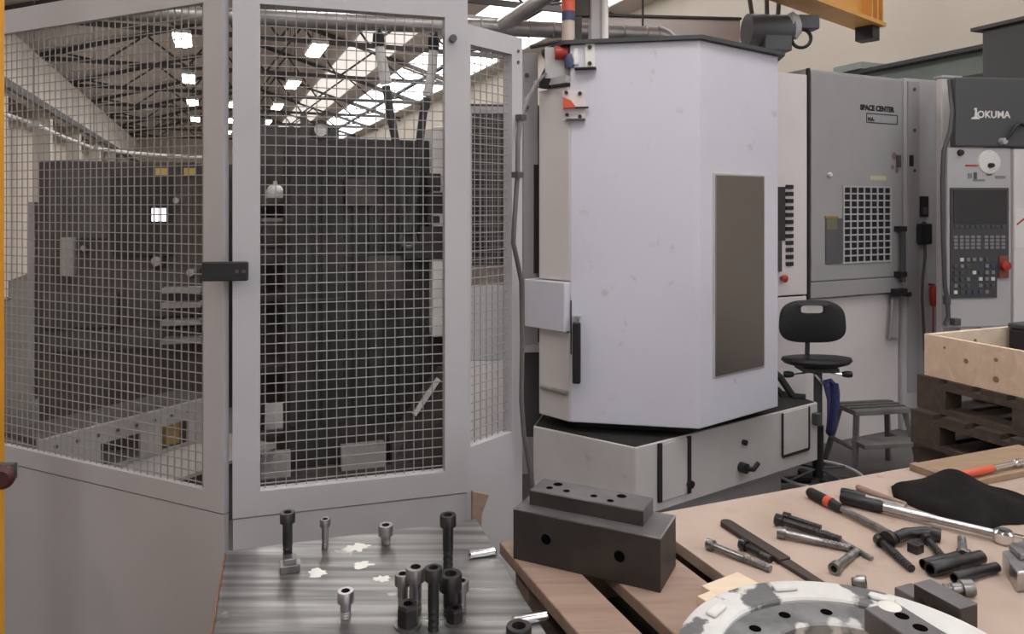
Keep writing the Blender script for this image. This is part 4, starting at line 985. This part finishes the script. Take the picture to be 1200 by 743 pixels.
# ------------------------------------------------------------ bolts and pins
def socket_bolt(p_head, axis, length, r, label, group=None, m='oxide', thread=.45, cat='bolt'):
    """p_head: top of the head; axis points from head to tip"""
    ax = Vector(axis).normalized(); p = Vector(p_head)
    mid = p+ax*(length*.5)
    t = thing('socket_bolt', label, cat, p+ax*length if ax.z < -.5 else V(mid.x, mid.y, mid.z-r), group)
    hr = r*1.55; hl = r*2.1
    hd = MB().lathe(p, ax, [(r*.85, .0), (hr*.95, 0), (hr, r*.15), (hr, hl), (r, hl)], 18).build('head', M[m], t, smooth=True)
    MB().lathe(p, ax, [(0, r*.9), (r*.85, r*.9), (r*.85, 0)], 6).build('hex_socket', M['seal'], hd)
    ls = hl+(length-hl)*(1-thread)
    MB().cyl(p+ax*hl, p+ax*ls, r, n=14).build('shank', M[m], t, smooth=True)
    prof = []; n = max(6, int((length-ls)/(r*.5)))
    for i in range(n+1):
        h = ls+(length-ls)*i/n; prof.append((r*(1.0 if i % 2 else .88), h))
    prof.append((0, length))
    MB().lathe(p, ax, prof, 12).build('thread', M[m], t)
    return t
def standing(x, ytop, ybot, r, label, z=ZP, m='oxide', **k):
    q = T(x, ybot, z); h = (HC-(ytop-HY)/F*q.y)-z
    return socket_bolt(q+UP*h, (0, 0, -1), h, r, label, m=m, **k)
def lying(x0, y0, x1, y1, r, label, z=None, m='worn', **k):   # pixel of head end and tip end on the bench top
    z = Z0 if z is None else z
    a, b = T(x0, y0, z), T(x1, y1, z); ax = (b-a); L_ = ax.length; ax.normalize()
    hr = r*1.55                                    # head and tip both touch the board
    a = a+UP*hr; b = b+UP*r
    return socket_bolt(a, b-a, (b-a).length, r, label, m=m, **k)
g = 'bolts standing on the steel plate'
standing(337, 600, 662, .0115, 'tall black socket head bolt standing alone at the left of the steel plate', group=g)
standing(381, 608, 643, .0085, 'slim grey socket head bolt standing near the back edge of the steel plate', m='worn', group=g)
standing(452, 615, 637, .012, 'short stubby steel bolt standing at the back edge of the steel plate', m='worn', group=g)
standing(525, 603, 668, .0125, 'tall black socket head bolt standing near the back right corner of the plate', group=g)
standing(405, 692, 724, .011, 'short bright steel bolt standing in the middle of the steel plate', m='steel', group=g)
standing(487, 664, 716, .0135, 'thick grey socket bolt at the left of the bolt cluster on the plate', m='worn', group=g)
standing(508, 665, 738, .0115, 'black socket bolt in the middle of the bolt cluster on the plate', group=g)
standing(472, 672, 712, .011, 'dull stubby bolt at the outer left of the bolt cluster on the plate', m='worn', group=g)
standing(528, 672, 722, .0155, 'thick black bolt at the right of the bolt cluster on the plate', group=g)
standing(541, 680, 716, .010, 'grey bolt at the outer right of the bolt cluster on the plate', m='worn', group=g)
standing(608, 733, 765, .016, 'black bolt head near the front right of the steel plate', group=g)
def bush(x, y, R, H, label):
    q = T(x, y, ZP); t = thing('clamp_nut', label, 'nut', q)
    MB().lathe(q, UP, [(R*.5, 0), (R, 0), (R, H*.85), (R*.9, H), (R*.5, H), (R*.5, 0)], 6).build('hex_body', M['oxide'], t)
    MB().lathe(q, UP, [(R*1.15, .0005), (R*1.25, .0005), (R*1.25, .004), (R*.95, .004)], 24).build('washer', M['worn'], t, smooth=True)
bush(478, 733, .022, .045, 'large black hex nut at the front of the bolt cluster')
bush(533, 729, .018, .03, 'smaller black hex nut at the right front of the bolt cluster')
def block_nut(x, y, label, s=.03):
    q = T(x, y, ZP); t = thing('tee_nut', label, 'nut', q)
    MB().box(q+UP*.009, (s*1.3, s, .018), 73).build('flange', M['worn'], t, bevel=.002)
    MB().box(q+UP*.025, (s*.8, s*.8, .014), 73).build('neck', M['worn'], t, bevel=.002)
block_nut(340, 668, 'grey tee nut lying beside the tall black bolt on the plate', .036)
def pin(x0, y0, x1, y1, r, label):
    a, b = T(x0, y0, ZP)+UP*(r+.0005), T(x1, y1, ZP)+UP*(r+.0005); c = (a+b)/2
    t = thing('dowel_pin', label, 'pin', V(c.x, c.y, ZP)); ax = (b-a).normalized(); L_ = (b-a).length
    MB().cyl(a+ax*.004, b-ax*.004, r, n=18).build('pin_body', M['chrome'], t, smooth=True)
    for p, s in ((a, 1), (b, -1)): MB().lathe(p, ax*s, [(0, 0), (r*.7, 0), (r, .004)], 18).build('chamfer', M['chrome'], t, smooth=True)
pin(549, 655, 581, 650, .010, 'polished dowel pin lying near the back right corner of the plate')
pin(600, 734, 642, 727, .010, 'polished dowel pin lying near the front right corner of the plate')
def smear(x, y, R, label, seed):
    random.seed(seed); q = T(x, y, ZP+.0006); n = 22
    t = MB(); k0 = [R*(.55+.6*random.random()) for _ in range(n)]
    vs = [q+UP*.004]+[q+V(math.cos(2*math.pi*i/n)*k0[i]*1.3, math.sin(2*math.pi*i/n)*k0[i], 0) for i in range(n)]
    t.add(vs, [(0, 1+i, 1+(i+1) % n) for i in range(n)]+[tuple(range(1, n+1))[::-1]])
    return recentre(tag(t.build('grease_smear', M['grease'], None, smooth=True), label, 'grease'))
smear(420, 641, .024, 'white grease smear at the back of the steel plate', 1)
smear(425, 662, .020, 'white grease smear in the middle of the steel plate', 2)
smear(448, 678, .017, 'white grease smear beside the bolt cluster', 3)
smear(372, 671, .022, 'white grease smear right of the tee nut', 4)

# ------------------------------------------------------------ the two-tier block on the bench
Q = V(.325, 1.63, 0); bu = V(-.323, .16, 0).normalized(); bv = V(.16, .323, 0).normalized()
bk = thing('steel_block', 'long blackened steel block with two round holes in its face on the bench', 'block', Q+bu*.18+bv*.07+UP*Z0)
lb = MB().para(Q+UP*Z0, bu*.36, bv*.137, UP*.118).build('block_body', M['block'], bk, bevel=.002)
MB().para(Q+UP*(Z0+.118), bu*.36, bv*.137, UP*.0008).build('milled_face', M['block_top'], lb)
for (x, y) in ((640, 632), (726, 652)):
    pl = Plane(Q.xy, math.degrees(math.atan2(bu.x, bu.y))); s = pl.s_(x); z = pl.z(x, y)
    c = pl.pt(s, z, 0)
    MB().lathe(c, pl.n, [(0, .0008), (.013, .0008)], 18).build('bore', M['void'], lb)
    MB().lathe(c, pl.n, [(.0125, .001), (.014, .0012), (.0145, .0002)], 18).build('bore_rim', M['oxide'], lb)
ed = MB()
for (o_, a_, b_, c_) in ((Q+UP*(Z0+.1172)-bv*.0006, bu*.36, bv*.0035, UP*.0026), (Q+UP*(Z0+.1172)-bu*.0006, bv*.137, bu*.0035, UP*.0026)): ed.para(o_, a_, b_, c_)
ed.build('worn_edge', M['steel'], lb)
tp_ = thing('clamp_plate', 'dark drilled clamp plate lying on the long blackened steel block', 'plate', Q+bu*.19+bv*.075+UP*(Z0+.119))
zt_ = Z0+.1188
th_ = .036
pbo = Q+bu*.052+bv*.045
tb = MB().para(pbo+UP*zt_, bu*.285, bv*.085, UP*th_).build('plate_body', M['block_top'], tp_, bevel=.003)
MB().para(pbo+UP*zt_-bv*.0008, bu*.285, bv*.0008, UP*(th_-.003)).build('side_face', M['block'], tb)
for (u_, v_, r) in ((.235, .060, .011), (.245, .030, .008), (.20, .030, .008), (.13, .030, .008), (.085, .020, .008), (.07, .058, .011)):
    c = pbo+bu*u_+bv*v_+UP*(zt_+th_)
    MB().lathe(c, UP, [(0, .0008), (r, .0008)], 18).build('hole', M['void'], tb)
    MB().lathe(c, UP, [(r, .0009), (r*1.15, .0003)], 18).build('hole_rim', M['block'], tb)

# ------------------------------------------------------------ tools on the plywood
def flat_bar():
    a, b = T(852, 617, Z0), T(965, 690, Z0); ax = (b-a).normalized(); n = V(-ax.y, ax.x, 0); L_ = (b-a).length; w_ = .017
    t = thing('pry_bar', 'flat dark brown steel bar with a rounded end lying on the plywood', 'bar', (a+b)/2)
    pts = [a+n*w_]+[a-ax*(w_*math.sin(math.pi*i/8))+n*(w_*math.cos(math.pi*i/8)) for i in range(1, 8)]+[a-n*w_]
    MB().extrude(pts+[a+ax*.22-n*w_, a+ax*.22+n*w_], UP*.014).build('grip', mat('brown_bar', (.055, .037, .033), .55, .3), t, bevel=.003)
    MB().extrude([a+ax*.2205+n*w_*.9, a+ax*.2205-n*w_*.9, b-n*w_*.7, b+n*w_*.7], UP*.010).build('blade', mat('brown_bar_tip', (.07, .05, .045), .5, .4), t, bevel=.002)
flat_bar()
g = 'loose bolts on the plywood'
lying(829, 643, 903, 671, .0085, 'long grey socket bolt lying left of the flat brown bar', m='worn', group=g)
lying(868, 643, 904, 660, .0085, 'short black bolt lying against the flat brown bar', m='oxide', group=g)
lying(909, 615, 985, 637, .010, 'black bolt lying behind the bright bolt on the plywood', m='oxide', group=g)
lying(911, 630, 996, 647, .0095, 'long bright socket bolt right of the flat brown bar', m='worn', group=g)
lying(918, 610, 962, 622, .008, 'short dark bolt at the back of the loose bolts', m='oxide', group=g)
lying(977, 674, 1004, 650, .009, 'dull bolt lying with its head toward the painted ring', m='worn', group=g)
lying(1029, 638, 1068, 671, .0095, 'black bolt with its head under the elbow fitting', m='oxide', group=g)
lying(1085, 636, 1108, 661, .009, 'black bolt lying beside the elbow fitting', m='oxide', group=g)
lying(1129, 660, 1127, 636, .010, 'grey bolt lying between the elbow fitting and the torque wrench', m='worn', group=g)
lying(1140, 698, 1106, 697, .0115, 'grey bolt lying in front of the pipe sockets', m='worn', group=g)
lying(1015, 690, 998, 686, .009, 'short dull bolt behind the painted ring', m='worn', group=g)
def rod(x0, y0, x1, y1, r, label, m='worn', z=Z0, name='steel_rod'):
    a, b = T(x0, y0, z)+UP*(r+.0005), T(x1, y1, z)+UP*(r+.0005); ax = (b-a).normalized()
    t = thing(name, label, 'rod', V((a.x+b.x)/2, (a.y+b.y)/2, z))
    MB().cyl(a+ax*.004, b-ax*.004, r, n=12).build('rod_body', M[m], t, smooth=True)
    MB().cyl(a, a+ax*.004, r*.75, r, n=12).build('rod_end', M[m], t); MB().cyl(b-ax*.004, b, r, r*.75, n=12).build('rod_end', M[m], t)
rod(967, 627, 1022, 658, .0065, 'thin bright steel rod lying among the loose bolts', 'worn')
rod(1004, 574, 1062, 596, .0085, 'long thin brown rod lying behind the torque wrench', 'plank')
def tube_socket(x0, y0, x1, y1, R, label, z=Z0):
    a, b = T(x0, y0, z)+UP*(R+.0005), T(x1, y1, z)+UP*(R+.0005); ax = (b-a).normalized(); L_ = (b-a).length
    t = thing('pipe_socket', label, 'socket', V((a.x+b.x)/2, (a.y+b.y)/2, z), 'pipe sockets on the plywood')
    MB().lathe(a, ax, [(R*.68, .03), (R*.68, 0), (R*.95, 0), (R, .003), (R, L_*.45), (R*.9, L_*.5), (R*.9, L_), (0, L_)], 20).build('socket_wall', M['oxide'], t, smooth=True)
    MB().lathe(a, ax, [(0, .03), (R*.68, .03)], 20).build('socket_bore', M['seal'], t)
tube_socket(1090, 676, 1150, 661, .0165, 'fat black hollow pipe socket with its open end toward the drilled block')
tube_socket(1082, 668, 1135, 655, .0125, 'slim black hollow pipe socket lying behind the fat one')
tube_socket(1118, 684, 1168, 671, .0125, 'black hollow pipe socket lying in front of the fat one')
def elbow():
    t = thing('elbow_fitting', 'dark steel elbow fitting with a round flange among the loose bolts', 'fitting', T(1040, 645, Z0))
    a = T(1038, 643, Z0)
    ax = (T(1060, 634, Z0)-a).normalized()
    p = [T(1048, 640, Z0)+UP*.019, T(1062, 634, Z0)+UP*.019, T(1085, 632, Z0)+UP*.019, T(1096, 634, Z0)+UP*.017]
    MB().tube(p, .014, 12).build('bent_pipe', M['oxide'], t, smooth=True)
    MB().lathe(T(1041, 643, Z0)+UP*.0225, (p[1]-p[0]), [(0, -.006), (.021, -.006), (.022, 0), (.021, .008), (.014, .010)], 18).build('flange', M['oxide'], t, smooth=True)
    MB().lathe(p[-1], p[-1]-p[-2], [(.014, -.01), (.0165, -.01), (.0165, .012), (0, .012)], 14).build('end_collar', M['oxide'], t, smooth=True)
elbow()
block_ = T(1073, 647, Z0); sn = thing('square_nut', 'dark square nut lying beside the elbow fitting', 'nut', block_)
MB().box(block_+UP*.011, (.03, .026, .022), 60).build('nut_body', M['oxide'], sn, bevel=.002)
MB().lathe(block_+UP*.022, UP, [(0, .0006), (.008, .0006)], 14).build('nut_bore', M['seal'], sn)
def torque_wrench():
    a, b = T(985, 590, Z0)+UP*.018, T(1183, 638, Z0)+UP*.019; ax = (b-a).normalized(); L_ = (b-a).length
    t = thing('torque_wrench', 'long chrome torque wrench with a black grip lying across the plywood', 'wrench', (a+b)/2-UP*.018)
    MB().lathe(a, ax, [(0, 0), (.012, 0), (.0165, .008), (.0165, L_*.26), (.013, L_*.28), (0, L_*.28)], 16).build('grip', M['black'], t, smooth=True)
    MB().lathe(a, ax, [(0, L_*.28), (.0125, L_*.281), (.0125, L_*.55), (.010, L_*.57), (.010, L_*.95), (0, L_*.95)], 14).build('shaft', M['steel'], t, smooth=True)
    c = a+ax*(L_*.97)
    MB().lathe(c-UP*.018, UP, [(0, 0), (.02, 0), (.024, .006), (.024, .026), (.018, .032), (0, .032)], 20).build('ratchet_head', M['chrome'], t, smooth=True)
    MB().lathe(c+ax*.0+UP*.0145, UP, [(.0, .003), (.010, .003), (.011, 0)], 12).build('drive_button', M['dark'], t)
    MB().box(c+ax*.03-UP*.0, (.03, .02, .02), math.degrees(math.atan2(ax.x, ax.y))).build('reverse_lever', M['chrome'], t, bevel=.004)
torque_wrench()
def ratchet_handle():
    a, b = T(948, 583, Z0)+UP*.0165, T(1042, 630, Z0)+UP*.011; ax = (b-a).normalized(); L_ = (b-a).length
    t = thing('ratchet_handle', 'black handled tool with a red band and a thin steel shaft', 'tool', (a+b)/2-UP*.012)
    MB().lathe(a, ax, [(0, 0), (.012, 0), (.0155, .008), (.0155, L_*.24), (0, L_*.24)], 14).build('grip', M['rubber'], t, smooth=True)
    MB().lathe(a, ax, [(.0, L_*.2402), (.0158, L_*.2402), (.0158, L_*.31), (0, L_*.31)], 14).build('red_band', M['redorange'], t, smooth=True)
    MB().lathe(a, ax, [(0, L_*.3102), (.014, L_*.3102), (.013, L_*.44), (0, L_*.44)], 14).build('collar', M['black'], t, smooth=True)
    MB().lathe(a, ax, [(0, L_*.4402), (.009, L_*.4402), (.0085, L_), (0, L_)], 12).build('shaft', M['worn'], t, smooth=True)
ratchet_handle()
def file_tool():
    a, b = T(986, 580, Z0)+UP*.012, T(1060, 599, Z0)+UP*.012; ax = (b-a).normalized(); L_ = (b-a).length
    t = thing('hand_file', 'dark hand file with a black handle behind the torque wrench grip', 'file', (a+b)/2-UP*.012)
    MB().lathe(a, ax, [(0, 0), (.009, 0), (.0115, .01), (.0115, L_*.35), (.007, L_*.4), (0, L_*.4)], 12).build('handle', M['black'], t, smooth=True)
    MB().tube([a+ax*L_*.4, b], .007, 4).build('blade', M['worn'], t)
file_tool()
# black cloth heap
def heap():
    t = thing('black_cloth', 'crumpled black cloth heap lying at the back of the bench', 'cloth', T(1110, 590, Z0))
    random.seed(11)
    a, b = T(1046, 579, Z0), T(1230, 604, Z0)
    ax = (b-a); Lx = ax.length; ax.normalize(); n = V(-ax.y, ax.x, 0)
    def fn(u, v):
        x = u*Lx; w_ = .10+.10*math.sin(math.pi*min(1, u*1.1))+.02*math.sin(u*17)
        y = (v-.5)*2*w_*(.35+.65*math.sin(math.pi*min(1, max(.04, u*.96+.04))))
        h = (.010+.036*math.sin(math.pi*u)**.5*(1+.35*math.sin(u*11+v*4)+.22*math.sin(u*5-v*9)))*max(0, 1-(2*v-1)**2)**.6
        return a+ax*x+n*(y+.015)+UP*(.001+max(0, h))
    MB().grid(fn, 44, 22).build('folds', M['cloth'], t, smooth=True)
    def fn2(u, v): p = fn(u, v); return V(p.x, p.y, Z0+.0006)
    MB().grid(fn2, 20, 10).build('underside', M['cloth'], t)
heap()
# wood board with the orange handled tool
wo = MB(); wa = T(1092, 573, Z0)
bo_ = thing('wooden_board', 'light brown board at the back right of the bench under the orange tool', 'board', T(1150, 568, Z0))
u0 = 1.30
bq(MB(), u0+.10, u0+.62, .02, .20, Z0+.0005, Z0+.02).build('board_slab', wood('light_brown_board', (.36, .25, .16), (.28, .18, .11), 68), bo_, bevel=.003)
bq(MB(), u0+.10, u0+.13, .02, .20, Z0+.0205, Z0+.0215).build('end_band', M['plank'], bo_)
def orange_tool():
    z = Z0+.0205
    a, b = T(1108, 566, z)+UP*.014, T(1163, 554, z)+UP*.014; ax = (b-a).normalized(); L_ = (b-a).length
    t = thing('screwdriver', 'orange handled screwdriver with a chrome shaft on the light brown board', 'screwdriver', (a+b)/2-UP*.014)
    MB().lathe(a, ax, [(0, 0), (.008, 0), (.0125, .006), (.0125, L_*.8), (.0105, L_), (0, L_)], 12).build('handle', M['redorange'], t, smooth=True)
    e = a+ax*(L_*1.9)
    MB().tube([a+ax*L_, e], .008, 10).build('shaft', M['chrome'], t, smooth=True)
    MB().lathe(a+ax*L_*1.5, ax, [(.008, 0), (.0125, .004), (.0125, .03), (.008, .034)], 12).build('ferrule', M['chrome'], t, smooth=True)
orange_tool()
# bright jaw piece at the right edge of the bench
ja = T(1190, 690, Z0); jw = thing('vise_jaw', 'bright angular steel jaw piece lying right of the pipe sockets', 'jaw', ja)
jp = [T(1174, 668, Z0), T(1192, 695, Z0), T(1240, 690, Z0), T(1230, 655, Z0)]
MB().extrude(jp, UP*.045).build('jaw_body', M['steel'], jw, bevel=.004)
jp2 = [T(1182, 666, Z0)+UP*.0455, T(1196, 680, Z0)+UP*.0455, T(1225, 675, Z0)+UP*.0455, T(1222, 657, Z0)+UP*.0455]
MB().extrude(jp2, UP*.012).build('jaw_step', M['worn'], jw, bevel=.002)

# ------------------------------------------------------------ painted ring casting, wood chocks, drilled blocks
RC_ = V(.6, 1.276, 0); ZR = Z0+.022
ri = thing('ring_casting', 'round steel ring casting with flaking white paint at the front of the bench', 'casting', RC_+UP*(Z0+.0))
N = 72; R0, R1, h = .155, .311, .030
MB().lathe(RC_+UP*ZR, UP, [(R0, 0), (R1-.006, 0), (R1, .006), (R1, h-.012), (.24, h-.012), (.228, h-.006), (R0+.004, h-.006), (R0, h-.010), (R0, 0)], N).build('ring_body', M['casting'], ri, smooth=True)
MB().lathe(RC_+UP*ZR, UP, [(.236, h-.011), (R1+.0005, h-.011), (R1+.0005, h-.005), (R1-.006, h), (.24, h), (.236, h-.004), (.236, h-.011)], N).build('painted_face', M['casting_w'], ri, smooth=True)
for i in range(14):
    a = 2*math.pi*i/14+.12
    p = RC_+V(math.cos(a)*.195, math.sin(a)*.195, ZR+h-.0055)
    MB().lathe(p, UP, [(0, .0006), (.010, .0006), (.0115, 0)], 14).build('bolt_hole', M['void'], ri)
for i in range(4):
    a = 2*math.pi*i/9+1.0
    p = RC_+V(math.cos(a)*.272, math.sin(a)*.272, ZR+h)
    MB().box(p+UP*.004, (.05, .022, .008), -math.degrees(a)).build('lug', M['casting_w'], ri, bevel=.004)
def chock(x, y, su, sv, sz, hd, label, z=Z0):
    c = T(x, y, z); t = MB().box(c+UP*(sz/2), (su, sv, sz), hd).build('wood_chock', M['pine_b'], None, bevel=.002)
    tag(t, label, 'wood block', 'wood chocks under the ring'); return recentre(t)
chock(858, 697, .115, .07, .021, 58, 'pale pine chock tucked under the left rim of the painted ring')
chock(836, 711, .05, .045, .0205, 58, 'small pale pine chock beside the larger one under the painted ring')
chock(965, 742, .16, .09, .0208, 30, 'pale pine chock seen through the hole of the painted ring')
c = RC_+V(.15, -.22, 0); q = MB().box(V(c.x, c.y, Z0+.0105), (.14, .07, .0208), 60).build('wood_chock', M['pine_b'], None, bevel=.002)
tag(q, 'pale pine chock under the near right rim of the painted ring', 'wood block', 'wood chocks under the ring'); recentre(q)
def drilled_block():
    z = ZR+h+.0005+.008
    a, b = T(1012, 712, z+.035), T(1078, 756, z+.035); ax = (b-a).normalized(); n = V(-ax.y, ax.x, 0)
    if n.x < 0: n = -n
    t = thing('drilled_block', 'grey drilled steel block lying on the painted ring', 'block', V(a.x, a.y, ZR+h))
    o = V(a.x, a.y, ZR+h+.0002)
    b_ = MB().para(o, ax*.24, n*.075, UP*.043).build('block_body', M['block_top'], t, bevel=.003)
    for s, w_ in ((.045, .045), (.085, .045), (.125, .045)):
        p = o+ax*s+n*w_+UP*.043
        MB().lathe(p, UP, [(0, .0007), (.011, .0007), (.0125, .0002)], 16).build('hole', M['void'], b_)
    p = o+ax*.012+n*.05+UP*.0432
    MB().lathe(p, UP, [(0, .004), (.012, .0035), (.02, .001), (.021, 0)], 16).build('grease_dab', M['grease'], b_, smooth=True)
    p = o+ax*.16+n*.055+UP*.0432
    MB().lathe(p, UP, [(0, .003), (.010, .0025), (.014, 0)], 14).build('grease_dab', M['grease'], b_, smooth=True)
drilled_block()
def angle_block():
    a = V(.815, 1.54, 0)+B*.02; ax = -A; n = B
    t = thing('angle_block', 'dark machined angle block standing beside the painted ring', 'block', V(a.x, a.y, Z0))
    o = V(a.x, a.y, Z0+.0005)
    b_ = MB().para(o, ax*.105, n*.05, UP*.062).build('block_body', M['block'], t, bevel=.003)
    MB().para(o+UP*.062, ax*.105, n*.05, UP*.0008).build('milled_face', M['block_top'], b_)
    for s in (.02, .05, .08):
        MB().lathe(o+ax*s+UP*.035, -n, [(0, .0006), (.007, .0006)], 12).build('hole', M['seal'], b_)
    MB().para(o-ax*.047, ax*.0465, n*.05, UP*.034).build('foot', M['block_top'], t, bevel=.003)
angle_block()
